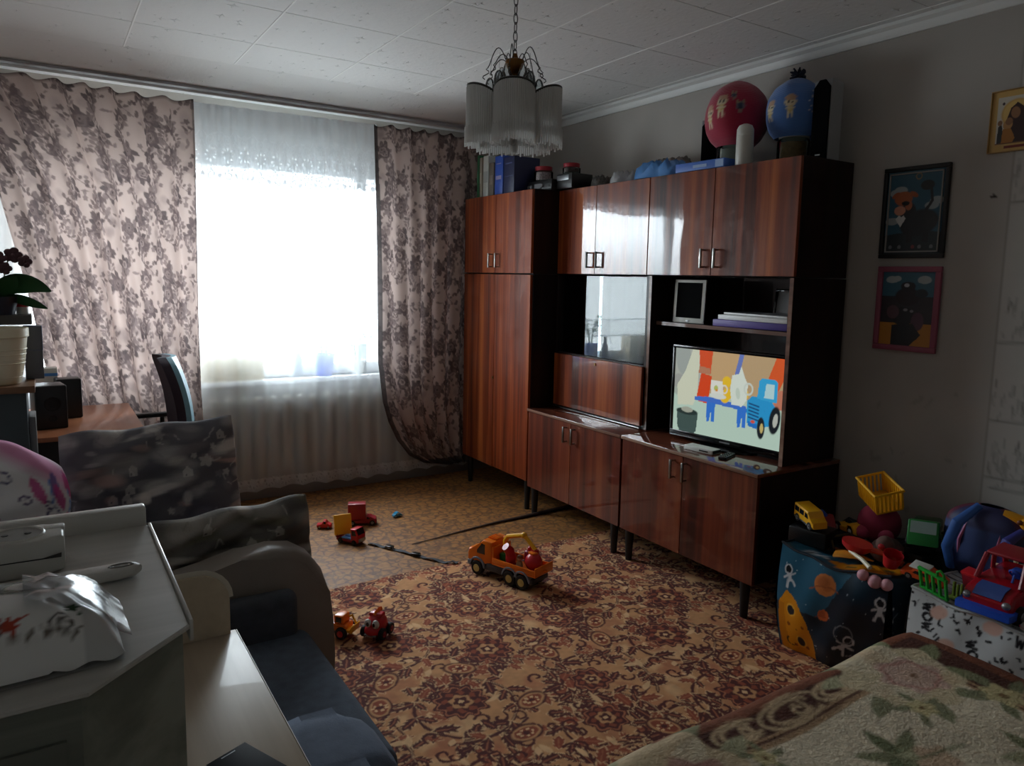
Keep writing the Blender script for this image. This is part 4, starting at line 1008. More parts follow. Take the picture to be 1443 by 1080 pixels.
for x in (.03, .07, .13, .16, .21): cv.ell(x, .03, .008, .008, 0, S(120, 120, 124) if x != .13 else S(130, 60, 60))
for x in (.1, .17): cv.rect(x, .05, x+.025, .1, S(18, 18, 20))
picture('picture', 'black-framed picture of a dark animal with an orange head on the right wall', 'picture', 1.672, 1.957, 1.618, 2.005, .018, plain('black_frame', S(20, 17, 17), .5), cv, plain('silver_line', S(150, 145, 138), .5))
cv = Cv(.25, .33, .002, S(52, 98, 118))
cv.ell(.045, .295, .03, .016, 0, S(168, 178, 180)); cv.ell(.2, .295, .032, .018, 0, S(168, 178, 180)); cv.ell(.07, .3, .02, .012, 0, S(168, 178, 180))
cv.rect(0, .10, .25, .22, S(50, 42, 48)); cv.rect(0, 0, .25, .10, S(190, 126, 40)); cv.ell(.125, .22, .06, .04, 0, S(40, 26, 30)); cv.ell(.19, .235, .03, .02, 0, S(34, 40, 48))
cv.ell(.125, .265, .035, .022, 0, S(34, 24, 30)); cv.ell(.118, .27, .012, .008, 0, S(200, 200, 205)); cv.ell(.11, .13, .05, .045, 0, S(30, 24, 30)); cv.ell(.06, .15, .03, .03, 0, S(96, 66, 72)); cv.ell(.18, .11, .03, .04, 0, S(92, 58, 72))
cv.ell(.12, .16, .01, .006, 0, S(150, 146, 150)); cv.ell(.15, .155, .009, .006, 0, S(150, 146, 150)); cv.poly([(.06, 0), (.06, .09), (.16, .1), (.2, .05), (.15, 0)], S(26, 22, 28))
picture('picture', 'pink-framed picture on the wall directly below the black-framed one', 'picture', 1.672, 1.952, 1.218, 1.583, .024, plain('pink_frame', S(150, 76, 96), .5), cv)
cv = Cv(.2, .24, .0015, S(206, 168, 98)); cv.rect(.022, .03, .178, .216, S(206, 200, 186)); cv.rect(.022, .03, .178, .034, S(120, 80, 50))
cv.ell(.1, .148, .062, .056, 0, S(206, 160, 80)); cv.ell(.1, .148, .055, .05, 0, S(222, 186, 110)); cv.poly([(.05, .034), (.06, .12), (.075, .17), (.1, .19), (.125, .17), (.15, .1), (.175, .034)], S(58, 30, 28))
cv.ell(.095, .15, .018, .023, .2, S(150, 104, 70)); cv.ell(.068, .105, .018, .02, -.3, S(190, 140, 84)); cv.poly([(.04, .034), (.05, .09), (.08, .09), (.1, .05), (.09, .034)], S(176, 116, 48)); cv.ell(.072, .118, .014, .015, 0, S(150, 104, 70))
cv.poly([(.028, .034), (.03, .10), (.042, .11), (.05, .08), (.045, .034)], S(50, 46, 44)); cv.ell(.036, .115, .009, .011, 0, S(140, 100, 70)); cv.ell(.045, .19, .006, .006, 0, S(60, 50, 60)); cv.rect(.06, .012, .14, .022, S(120, 40, 30))
picture('icon', 'small gilt wooden icon of a robed figure high on the right wall', 'icon', 1.352, 1.54, 2.018, 2.252, .004, plain('gilt_wood', S(176, 138, 78), .4), cv, None, .016)

# ================================================================== CARPET
def carpet():
    bg = S(202, 146, 98); mar = S(84, 32, 26); mid = S(146, 70, 44); crm = S(226, 182, 134); pk = S(180, 108, 74)
    W = .98; cv = Cv(W, W, .004, bg, True); r = random.Random(21)
    for k in range(70): cv.ell(r.random()*W, r.random()*W, r.uniform(.02, .07), r.uniform(.015, .05), r.random()*3, r.choice([pk, crm, pk]), .55, .6)
    def acan(x, y, L, w, t, c):            # acanthus leaf: body with curling side lobes
        cv.leaf(x, y, L*1.14, w*1.45, t, crm, .85)
        cv.leaf(x, y, L, w, t, c)
        for i in (-.5, -.1, .35):
            for sd in (-1, 1): cv.leaf(x+L*i*math.cos(t)-sd*w*.7*math.sin(t), y+L*i*math.sin(t)+sd*w*.7*math.cos(t), L*.36, w*.42, t+sd*.75, c)
        cv.line([(x-L*.7*math.cos(t), y-L*.7*math.sin(t)), (x+L*.5*math.cos(t), y+L*.5*math.sin(t))], .005, pk, .8)
    cen = [(.2, .22), (.69, .10), (.47, .50), (.86, .58), (.14, .72), (.58, .86)]
    for i, (x, y) in enumerate(cen):
        for sgn in (1, -1):
            a = i*1.3+(0 if sgn > 0 else PI)
            sp = spiral(x, y, .07, .25, a, sgn*.85, 30)
            cv.line(sp, .012, mar); cv.line(spiral(x+.012, y, .062, .24, a, sgn*.85, 30), .004, crm, .6)
            for j in range(3, 30, 3):
                px, py = sp[j]; dx, dy = sp[min(j+1, 30)][0]-sp[j-1][0], sp[min(j+1, 30)][1]-sp[j-1][1]; t = math.atan2(dy, dx)
                for sd in (-1, 1):
                    L = r.uniform(.03, .056); acan(px+L*.9*math.cos(t+sd*.9), py+L*.9*math.sin(t+sd*.9), L, L*.34, t+sd*.9, mar if r.random() < .7 else mid)
    for k in range(190):
        x, y, a = r.random()*W, r.random()*W, r.random()*6.28; q = r.random()
        if q < .3: cv.line(spiral(x, y, .006, .034, a, .8, 10), .010, mar)
        elif q < .8: acan(x, y, r.uniform(.026, .05), r.uniform(.010, .016), a, r.choice([mar, mar, mid]))
        else: cv.leaf(x, y, r.uniform(.02, .04), .013, a, crm)
    for i, (x, y) in enumerate(cen):
        big = i % 2 == 0; R = .11 if big else .088; t = i*2.1
        cv.flower(x, y, R, 11 if big else 8, t, mar, .22); cv.ringf(x, y, R*.86, .007, 11 if big else 8, t, pk, .2); cv.flower(x, y, R*.66, 8, t, mid, .2); cv.flower(x, y, R*.58, 8, t+.3, mar, .35)
        cv.flower(x, y, R*.42, 6, t, bg, .2); cv.flower(x, y, R*.28, 5, t, mar, .3); cv.ell(x, y, R*.1, R*.1, 0, crm)
    for (x, y, t) in [(.42, .1, .3), (.92, .33, 1.2), (.3, .93, .1), (.72, .72, 2.2), (.02, .47, .8), (.66, .36, 1.7), (.3, .42, 2.6)]:
        cv.ell(x, y, .066, .045, t, mar); cv.ell(x, y, .056, .036, t, bg); cv.ell(x, y, .046, .028, t, mid)
        for k in range(7): cv.ell(x+.026*math.cos(k*.9+t), y+.017*math.sin(k*.9+t), .007, .006, 0, crm)
        cv.ell(x, y, .012, .009, 0, mar)
    cv.noise(.10, .014); cv.noise(.08, .03)
    xs = np.arange(.66, 3.1, .0046); ys = np.arange(.75, 3.338, .0046)
    X, Y = np.meshgrid(xs, ys)
    Z = .006+.0018*np.sin(X*9+Y*3)*np.sin(Y*7)
    P = np.stack([X, Y, Z], -1)
    C = cv.at(X, Y*1.0)
    def side(P, C):
        Q = P.copy(); Q[:, 2] = 0.0005; return np.stack([P, Q]), np.stack([C, C])
    S1, c1 = side(P[-1, ::4], C[-1, ::4]); S2, c2 = side(P[0, ::4], C[0, ::4]); S3, c3 = side(P[::4, 0], C[::4, 0]); S4, c4 = side(P[::4, -1], C[::4, -1])
    o = grid('carpet', [P, S1, S2, S3, S4], [C, c1, c2, c3, c4], vcol('woven_carpet', .95, .25, 500))
    tag(o, 'beige carpet with maroon flowers and scrolls covering the near half of the floor', 'carpet')
carpet()
# dark tube standing in for the linoleum edge crease, running to the cabinet legs
b = B(); b.tube([(1.68, 3.70, .004), (1.85, 3.722, .005), (2.05, 3.755, .006), (2.28, 3.782, .008), (2.5, 3.79, .010), (2.75, 3.81, .012), (3.0, 3.82, .012)], [.003, .005, .007, .010, .014, .018, .02], 10, flat=.55)
tag(obj('floor_crease', b, plain('dark_brown_crease', S(54, 34, 28), .6)), 'dark brown crease in the linoleum running to the legs of the wall unit', 'crease')

# ================================================================== ARMCHAIR
M['denim'] = plain('dark_blue_grey_upholstery', S(88, 98, 112), .95, .18, 30, .4, 220)
M['denim2'] = plain('charcoal_upholstery', S(74, 77, 84), .95, .15, 30, .4, 220)
M['leather'] = plain('grey_brown_leatherette', S(140, 130, 121), .42, .06, 12, .08, 150)
ac = thing('armchair', 'charcoal blue armchair with a rounded grey leatherette arm, beside the cream desk', 'armchair', (.3, 1.8, 0))
A = (.3, 1.8)
b = B(); arch = [(-.52, .009), (-.52, .56), (-.30, .585), (-.10, .60), (.06, .627), (.16, .652), (.25, .666), (.32, .655), (.37, .622), (.405, .57), (.425, .50), (.436, .40), (.44, .28), (.44, .009)]
b.prism(arch, .115, XZ(2.335-1.8), .028, 4); obj('arm', b, M['leather'], ac)
b = B(); b.box(-.22, .335, .385, .305, .405, .555, .03, 4); lab(obj('arm_pad', b, M['denim2'], ac), 'dark padded side cushion')
b = B(); b.box(-.5, -.35, .07, .36, .405, .28, .02, 3); obj('base', b, M['denim2'], ac)
b = B(); b.box(-.34, -.34, .2805, .345, .40, .425, .045, 5); obj('seat', b, M['denim'], ac)
b = B(); prof = [(-.52, .009), (-.52, .53)]+[(-.52+.05, .565)]+[(.10, .60), (.17, .598)]+[(.17+.085*math.sin(i*PI/10), .50+.098*math.cos(i*PI/10)) for i in range(1, 11)]+[(.235, .35), (.23, .009)]
b.prism(prof, .225, XZ(-.365), .06, 5); lab(obj('arm', b, plain('blue_grey_arm_cloth', S(104, 116, 136), .9, .12, 30, .3, 220), ac), 'near arm covered in blue-grey cloth')
b = B(); b.box(-.535, -.16, .29, -.345, .40, .84, .06, 4, M=I4); obj('backrest', b, M['denim2'], ac)

# ================================================================== CREAM DESK WITH PHONE
M['cream'] = veneer('cream_board', S(186, 170, 148), S(198, 182, 160), S(208, 194, 172), coat=.08, rough=.45, axis='Y', scale=1.5)
M['cream_edge'] = plain('pale_edge_band', S(206, 198, 184), .3)
ck = thing('desk', 'narrow cream desk with a rounded end board, in front of the armchair', 'desk', (0, 1.3, 0))
b = B(); b.box(-.6, -.29, .726, .312, .278, .75, .003); obj('desk_top', b, M['cream'], ck)
b = B(); b.box(.3122, -.288, .7265, .3135, .276, .7495); obj('edge_strip', b, M['cream_edge'], ck)
b = B(); R = .06; pts = [(-.6, .7505), (.298, .7505), (.298, .885-R)]+[(.298-R+R*math.cos(a), .885-R+R*math.sin(a)) for a in [i*PI/12 for i in range(1, 7)]]+[(.0, .885), (-.6, .885)]
b.prism(pts, .018, XZ(.278), 0); obj('end_board', b, M['cream'], ck)
b = B(); pe = [(x, z) for x, z in pts[2:]]; 
b.tube([(x, .269, z+.0012) for x, z in pe], .009, 8, flat=.15); lab(obj('edge_strip', b, M['cream_edge'], ck), 'pale edge band around the rounded board')
b = B(); b.box(-.6, -.27, 0.0, -.58, .27, .7255, .002); obj('side_panel', b, M['cream'], ck)
b = B(); b.box(-.575, -.27, 0.0, .29, -.252, .7255, .002); obj('front_panel', b, M['cream'], ck)
t = thing('phone', 'black smartphone lying face up on the cream desk', 'phone', (.236, 1.075, .7505), .42)
b = B(); b.box(-.036, -.075, 0, .036, .075, .008, .0035, 3); obj('case', b, plain('phone_rim', S(120, 124, 130), .3, Metallic=.7), t)
b = B(); b.box(-.034, -.073, .0078, .034, .073, .0086, .0003); obj('screen', b, plain('phone_glass', S(22, 23, 26), .65, Specular_IOR_Level=.05), t)
b = B(); b.box(-.012, .066, .0085, .012, .068, .0089); obj('earpiece', b, M['silver'], t)
t = thing('tape_roll', 'dark teal roll standing on the cream desk behind the grey cabinet', 'roll', (.135, 1.42, .7505))
b = B(); b.lathe([(.022, 0), (.043, .0), (.045, .004), (.045, .05), (.043, .054), (.022, .054), (.022, .0)], 28, cap=False); obj('roll', b, plain('dark_teal', S(34, 58, 64), .4), t)

# ================================================================== GREY CABINET IN THE FOREGROUND
M['greywood'] = veneer('grey_ash_board', S(184, 182, 176), S(202, 199, 193), S(212, 209, 203), coat=.2, rough=.4, axis='X', scale=2.2, coat_ior=1.45)
M['greyfront'] = veneer('grey_green_ash_front', S(88, 92, 84), S(118, 121, 112), S(146, 148, 138), coat=.25, rough=.4, axis='X', scale=1.2, coat_ior=1.45)
M['greyedge'] = plain('grey_edge_strip', S(205, 202, 196), .3)
gc = thing('cabinet', 'grey wood-grain cabinet with a cut corner in the left foreground', 'cabinet', (0, .78, 0))
def cut(x1, y0, y1, c): return [(-.6, y1), (-.6, y0), (x1-c, y0), (x1, y0+c*.95), (x1, y1)]
b = B(); b.prism(cut(.093, -.195, .175, .078), .005, T(0, 0, 1.195), .0012, 1); obj('top_board', b, M['greywood'], gc)
b = B(); b.prism(cut(.088, -.190, .172, .078), 1.1285, T(0, 0, .066), .001, 1); obj('body', b, M['greyfront'], gc)
b = B(); b.prism(cut(.08, -.17, .165, .07), .064, T(0, 0, .001)); obj('plinth', b, M['black'], gc)
b = B(); b.box(-.6, .1755, 1.17, .092, .195, 1.222, .003); obj('back_board', b, M['greywood'], gc)
b = B(); b.box(.0932, -.118, 1.183, .0965, .174, 1.2025, .001); obj('edge_strip', b, M['greyedge'], gc)
b = B(); b.prism([(-.59, .86), (.0, .86), (.0, 1.165), (-.59, 1.165)], .003, XZ(-.1905)); dr = obj('drawer', b, M['greyfront'], gc)
ZG = 1.2003
t = thing('socket_strip', 'white power strip with round sockets on the grey cabinet', 'socket strip', (-.16, .87, ZG), -.03)
b = B(); b.prism([(-.2, -.03), (.15, -.03), (.168, -.018), (.168, .018), (.15, .03), (-.2, .03)], .036, I4, .004, 3); obj('case', b, plain('aged_white_plastic', S(206, 204, 197), .4), t)
for x in (-.16, -.115, -.03, .055, .128)[1:]:
    b = B(); b.lathe([(.0215, .0362), (.023, .0375), (.0245, .0362), (.0245, .0355), (.0215, .0355)], 26, M=T(x, 0, 0), cap=False); s_ = obj('socket', b, M['plastic_white'], t)
    b = B(); b.lathe([(.0213, .0366), (.001, .0364)], 24, M=T(x, 0, 0)); b.m(1); b.cyl((x-.0095, 0, .0364), (x-.0095, 0, .0372), .003, n=8); b.cyl((x+.0095, 0, .0364), (x+.0095, 0, .0372), .003, n=8); obj('socket_well', b, [plain('shaded_plastic', S(140, 138, 132), .5), M['black']], s_)
b = B(); b.box(-.2, -.0305, .0175, .1655, .0305, .0185); obj('seam', b, M['black'], t)
b = B(); b.box(.150, .006, .0302, .1686, .022, .0368, .002); obj('switch', b, M['white'], t)
t = thing('spatula', 'grey-white plastic spatula handle lying in front of the power strip', 'spatula', (-.05, .795, ZG), .02)
b = B(); hp = [(-.25, -.011), (.10, -.0125), (.114, -.010), (.121, 0), (.114, .010), (.10, .0125), (-.25, .011)]; b.prism(hp, .011, T(0, 0, .001), .0045, 4); obj('handle', b, plain('grey_white_plastic', S(206, 204, 198), .35), t)
b = B(); b.lathe([(.0045, .0118), (.006, .0128), (.0072, .0118)], 18, M=T(.103, 0, 0) @ Matrix.Diagonal((1.7, .8, 1, 1)), cap=False); b.box(.097, -.003, .0117, .109, .003, .0122); obj('hanging_hole', b, plain('hole_shade', S(110, 108, 104), .5), t)
# wet wipes pack
def wipes():
    cv = Cv(.3, .16, .0014, S(232, 231, 228))
    def maple(x, y, s, rot, c):
        pts = []; rad = [1, .35, .8, .3, .95, .28, .5, .18, .7, .18, .5, .28, .95, .3, .8, .35]
        for k, q in enumerate(rad): a = rot+k*2*PI/16; pts.append((x+s*q*math.cos(a), y+s*q*math.sin(a)))
        cv.poly(pts, c); cv.line([(x, y), (x-s*1.3*math.cos(rot), y-s*1.3*math.sin(rot))], .0025, c)
    maple(.210, .024, .019, .5, S(180, 60, 36)); maple(.262, .040, .012, 2.2, S(50, 84, 52)); maple(.15, .03, .02, 1.5, S(60, 96, 60))
    cv.line(spiral(.252, .018, .002, .011, 0, 1.6), .002, S(90, 84, 80)); cv.line(spiral(.2, .02, .002, .010, 1, 1.5), .002, S(90, 84, 80))
    for k in range(6): cv.leaf(.215+k*.012, .012, .008, .002, k, S(120, 110, 100))
    cv.ell(.225, .105, .03, .022, 0, S(64, 78, 62)); cv.ell(.232, .108, .022, .014, .3, S(186, 182, 176))
    cv.rect(.268, 0, .3, .16, S(206, 206, 204))
    n, k = 90, 60
    U, V = np.meshgrid(np.linspace(-1, 1, n), np.linspace(-1, 1, k))
    e = np.clip(1-np.abs(U)**5, 0, 1)**.6*np.clip(1-np.abs(V)**4, 0, 1)**.5
    X = U*.125; Y = V*.062*(1-.08*np.abs(U)**3)
    cr = .0022*np.sin(30*U+4*V)*np.sin(7*V+3)*(np.abs(U) > .6)
    Zt = .004+.042*e+cr; Zb = 0*U+.0006
    C = cv.at((U+1)/2*.3*.999, (V+1)/2*.16*.999)
    return np.stack([X, Y, np.maximum(Zt, .001)], -1), np.stack([X, Y, Zb], -1), C
t = thing('wet_wipes', 'white pack of wet wipes with red and green leaves, nearest thing on the grey cabinet', 'wet wipes', (-.085, .675, ZG), .03)
Pt, Pb, C = wipes(); grid('pack', [Pt, Pb[:, ::-1]], [C, C[:, ::-1]], vcol('glossy_film', .22), t)
b = B(); b.prism([(.035*math.cos(i*PI/9)*(1.15), .027*math.sin(i*PI/9)) for i in range(18)], .008, T(.006, .012, .0465), .003, 3); obj('lid', b, M['plastic_white'], t)
# crimped shiny end of the pack
n, k = 9, 9
U, V = np.meshgrid(np.linspace(0, 1, n), np.linspace(-1, 1, k)); rz_ = np.random.default_rng(4).random((k, n))
X = .062+.070*U; Y = V*(.036+.006*U)+.010-.006*U
ee = np.clip(1-np.abs(X/.125)**5, 0, 1)**.6*np.clip(1-np.abs(Y/.062)**4, 0, 1)**.5
Z = np.maximum(.004+.042*ee+.003+.008*(rz_-.3)*(1-.5*U), .004)
def film():
    m, nt, out = new_mat('clear_shiny_film')
    tr = node(nt, 'ShaderNodeBsdfTransparent', None, Color=(.9, .92, .93)); gl = node(nt, 'ShaderNodeBsdfPrincipled', None, Base_Color=S(150, 150, 150), Roughness=.14, Metallic=.7)
    mx = node(nt, 'ShaderNodeMixShader', None, Fac=.6); nt.links.new(tr.outputs[0], mx.inputs[1]); nt.links.new(gl.outputs[0], mx.inputs[2]); nt.links.new(mx.outputs[0], out.inputs[0]); return m
grid('foil_end', np.stack([X, Y, Z], -1), np.full(X.shape+(3,), .72), film(), t, smooth=False)
b = B(); b.ball((0, 0, .012), (.013, .013, .012), 16, 12); tag(obj('ball_knob', b, M['steel'], loc=(-.075, .93, ZG)), 'small shiny metal ball at the back edge of the grey cabinet', 'knob')

# ================================================================== SOFA, CUSHIONS
so = thing('sofa', 'dark sofa under the big grey pillow, behind the armchair', 'sofa', (0, 2.95, 0))
b = B(); b.box(-.76, -.595, .0, .59, .43, .30, .02); obj('base', b, M['denim2'], so)
b = B(); b.box(-.495, -.593, .3005, .60, .428, .455, .05, 4); obj('seat', b, M['denim'], so)
b = B(); b.box(-.77, -.595, .3005, -.50, .43, .74, .07, 4); obj('backrest', b, M['denim2'], so)
def land_canvas(w, h, seed, dark, mids, light):
    cv = Cv(w, h, .004, dark); r = random.Random(seed)
    for k in range(90):
        x, y = r.random()*w, r.random()*h
        cv.ell(x, y, r.uniform(.015, .09), r.uniform(.006, .03), r.uniform(-.3, .3), r.choice(mids+[dark, light]), r.uniform(.3, .8), .7)
    for k in range(6):
        x, y = r.uniform(.1*w, .85*w), r.uniform(.15*h, .8*h); cv.poly([(x, y), (x+.03, y), (x+.03, y+.022), (x+.015, y+.038), (x, y+.022)], light, .4); cv.rect(x+.006, y+.003, x+.012, y+.012, dark)
    for k in range(60):
        x, y = r.random()*w, r.random()*h; cv.line([(x, y), (x+r.uniform(-.03, .03), y+r.uniform(.005, .03))], .004, r.choice([dark, light]), .45)
    for k in range(14): cv.flower(r.random()*w, r.random()*h, r.uniform(.012, .03), 5, r.random()*6, r.choice(mids+[dark]), .4, .7)
    return cv
PC = land_canvas(.64, .50, 4, S(100, 98, 103), [S(160, 156, 153), S(192, 186, 180), S(130, 124, 128), S(192, 162, 152)], S(226, 218, 210))
M['pillow'] = vcol('printed_pillow_cloth', .9, .2, 120)
o = cushion('pillow', .60, .46, .16, PC, M['pillow'], n=140, loc=(.315, 2.93, .725), rot=(-.13, -.045, -.03), wob=.012, seed=3); tag(o, 'big grey landscape-print pillow standing upright on the sofa', 'pillow', )
PC2 = land_canvas(.6, .4, 9, S(92, 88, 84), [S(144, 138, 130), S(178, 170, 160), S(126, 120, 96), S(114, 110, 108)], S(214, 206, 196))
o = cushion('pillow', .54, .30, .13, PC2, M['pillow'], n=140, loc=(.475, 2.435, .602), rot=(-.06, -.035, .05), wob=.014, seed=7, puff=.4); tag(o, 'grey print pillow propped up just behind the rounded arm of the armchair', 'pillow')
def pink_canvas():
    cv = Cv(.6, .5, .004, S(240, 238, 240)); r = random.Random(2)
    cv.ell(.40, .47, .26, .05, -.2, S(222, 120, 176), .8, .9)
    for k in range(9):
        x, y = r.uniform(.05, .58), r.uniform(.03, .46); cv.leaf(x, y, r.uniform(.04, .07), r.uniform(.016, .026), r.uniform(1.6, 2.6), r.choice([S(206, 70, 140), S(190, 90, 170), S(120, 100, 170)]), .9)
    for (x, y, a) in ((.50, .36, 2.0), (.55, .27, 1.9), (.47, .24, 2.3), (.52, .15, 1.8), (.43, .36, 2.2)): cv.leaf(x, y, .05, .02, a, S(206, 70, 146), .9); cv.line([(x+.03, y+.05), (x+.05, y-.03)], .005, S(110, 150, 214)); cv.line(spiral(x-.03, y-.04, .004, .02, a, 1.2), .004, S(90, 70, 120))
    for k in range(7): cv.line(spiral(r.uniform(.1, .55), r.uniform(.05, .45), .006, .03, r.random()*6, 1.0), .005, r.choice([S(206, 70, 140), S(80, 70, 120)]))
    for k in range(7): cv.leaf(r.uniform(.2, .58), r.uniform(.03, .45), .045, .006, r.uniform(1.2, 2.2), S(120, 160, 214), .8)
    for k in range(4): cv.flower(r.uniform(.1, .5), r.uniform(.1, .4), .035, 6, r.random(), S(220, 130, 190), .35, .8)
    return cv
o = cushion('pillow', .56, .50, .20, pink_canvas(), vcol('pink_print_cloth', .85, .1, 120), n=70, loc=(-.215, 2.70, .755), rot=(-.20, .32, .12), wob=.008, seed=5, rnd=.95); tag(o, 'white pillow with pink and lilac print at the left edge on the sofa', 'pillow')
b = B(); n, k = 24, 20; U, V = np.meshgrid(np.linspace(0, 1, n), np.linspace(0, 1, k))
Pq = np.stack([.26+.34*U+.01*np.sin(9*V), 2.62+.42*V, .466+.012*np.sin(11*U+3)*np.sin(8*V)+.008], -1); Pl = Pq.copy(); Pl[..., 2] = .4575
cvb = Cv(.4, .4, .004, S(52, 84, 150)); cvb.ell(.3, .1, .05, .02, .2, S(190, 170, 190)); cvb.ell(.15, .25, .06, .03, .6, S(40, 60, 110)); cvb.ell(.33, .3, .03, .01, 0, S(170, 180, 210))
o = grid('blanket', [Pq, Pl[:, ::-1]], [cvb.at(U*.39, V*.39)]*2, vcol('blue_print_cloth', .9)); tag(o, 'folded blue cloth on the sofa seat under the big pillow', 'blanket')

# ================================================================== BROWN DESK AND CHAIR BY THE WINDOW
bd = thing('desk', 'brown wooden desk at the window below the left curtain', 'desk', (0, 4.28, 0))
M['desk'] = veneer('brown_desk_laminate', S(166, 104, 72), S(182, 116, 82), S(194, 130, 94), coat=.3, rough=.35, axis='Y', coat_ior=1.45)
b = B(); b.box(-.72, -.42, .728, .385, .415, .75, .003); obj('desk_top', b, M['desk'], bd)
M['dark_panel'] = plain('dark_panel', S(58, 46, 40), .6)
for y in (-.38, .36):
    b = B(); b.box(.32, y, 0, .36, y+.04, .7275, .003); obj('leg', b, M['dark_panel'], bd)
b = B(); b.box(-.72, -.39, 0, -.702, .40, .7275, .002); obj('side_panel', b, plain('dark_panel2', S(58, 46, 40), .6), bd)
b = B(); b.box(-.70, -.36, .25, .318, -.345, .7275, .002); obj('front_panel', b, plain('dark_panel3', S(52, 44, 40), .6), bd)
oc = thing('office_chair', 'office chair with light blue back tucked in at the brown desk', 'chair', (.56, 4.22, 0), 0)
b = B(); n, k = 14, 22
def shell(off):
    U, V = np.meshgrid(np.linspace(-1, 1, n), np.linspace(0, 1, k)); w = .21*(1-.25*(2*V-1)**4)*np.where(V > .9, np.sqrt(np.clip(1-((V-.9)/.13)**2, 0, 1)), 1)
    X = off+.075*(1-V)+.035*U**2*-1+.02*np.sin(V*PI); return np.stack([X, U*w, .66+.40*V], -1)
def slab(p, q): return [p, q[:, ::-1], np.stack([p[0], q[0]]), np.stack([p[-1], q[-1]]), np.stack([p[:, 0], q[:, 0]]), np.stack([p[:, -1], q[:, -1]])]
sh1 = slab(shell(-.052), shell(-.012)); grid('backrest', sh1, [np.full(s.shape, 0)+np.array(S(58, 48, 58)) for s in sh1], vcol('dark_chair_cloth', .9), oc, smooth=True)
sh2 = slab(shell(-.0105), shell(.014)); lab(grid('back_cover', sh2, [np.full(s.shape, 0)+np.array(S(130, 176, 190)) for s in sh2], vcol('light_blue_shell', .5), oc, smooth=True), 'light blue outer back')
b = B(); b.box(-.22, -.22, .45, .05, .22, .51, .04, 4); obj('seat', b, plain('dark_seat_cloth', S(52, 46, 54), .9), oc)
b = B(); b.tube([(.07, 0, .75), (.10, 0, .6), (.05, 0, .44), (-.09, 0, .43)], .02, 8); obj('back_bracket', b, M['black'], oc)
b = B(); b.cyl((-.09, 0, .12), (-.09, 0, .45), .028); obj('gas_column', b, M['dark_steel'], oc)
for i in range(5):
    a = i*2*PI/5+.3; b = B(); b.tube([(-.09, 0, .12), (-.09+.14*math.cos(a), .14*math.sin(a), .095), (-.09+.25*math.cos(a), .25*math.sin(a), .07)], [.026, .02, .016], 8); l_ = obj('leg', b, M['black'], oc)
    b = B(); x, y = -.09+.25*math.cos(a), .25*math.sin(a); b.cyl((x-.012*math.sin(a), y+.012*math.cos(a), .027), (x+.012*math.sin(a), y-.012*math.cos(a), .027), .027, n=14); b.cyl((x, y, .027), (x, y, .07), .007, n=8); obj('caster', b, M['rubber'], l_)
for s in (-1, 1):
    b = B(); b.tube([(-.03, s*.23, .49), (-.03, s*.26, .62), (-.03, s*.26, .70)], .012, 8); b.box(-.17, s*.26-.022, .695, .03, s*.26+.022, .72, .01, 3); obj('armrest', b, M['black'], oc)

# ================================================================== SHELF UNIT AT THE LEFT EDGE WITH PLANT
M['teal_dark'] = plain('dark_grey_teal_board', S(60, 70, 72), .6, .1, 6)
su = thing('side_shelf', 'dark grey cabinet with open shelves at the left edge before the brown desk', 'shelf', (-.3, 3.65, 0))
b = B(); b.box(-.40, -.14, 0.001, .232, .14, 1.005, .003); obj('body', b, M['teal_dark'], su)
b = B(); b.box(.2335, -.10, .60, .258, .06, .90, .004); lab(obj('side_board', b, plain('grey_board', S(112, 114, 112), .5), su), 'small pale grey board on its side')
b = B(); b.box(-.40, -.16, 1.006, .262, .14, 1.034, .003); lab(obj('top_board', b, plain('brown_board', S(120, 84, 54), .5), su), 'brown top board')
b = B(); b.box(-.40, .06, 1.262, .262, .2, 1.302, .003); b.m(1); b.box(-.40, .059, 1.264, .262, .0599, 1.30); obj('upper_shelf', b, [plain('dark_shelf', S(62, 56, 52), .5), plain('dark_shelf_edge', S(80, 76, 74), .5)], su)
b = B(); b.box(-.40, .06, 1.035, -.38, .2, 1.2615, .002); obj('upright', b, M['teal_dark'], su)
t = thing('flower_pot', 'ribbed cream flower pot on the brown board at the left edge', 'flower pot', (-.155, 3.60, 1.0345))
b = B(); b.lathe([(.068, 0), (.072, .004), (.088, .08), (.100, .185), (.106, .19), (.106, .224), (.099, .224), (.094, .19), (.06, .18)], 36, fl=lambda a, z: 1+.0); b.lathe([(.0885, .082), (.091, .085), (.0895, .088)], 36, cap=False)
for z in (.03, .05, .07, .10, .12, .14): b.lathe([(.0765+.18*(z-.03), z-.003), (.0785+.18*(z-.03), z), (.0775+.18*(z-.03), z+.003)], 36, cap=False)
obj('pot', b, M['cream_plastic'], t)
b = B(); b.lathe([(.093, .195), (.001, .20)], 20); obj('soil', b, plain('dark_soil', S(36, 28, 24), .9), t)
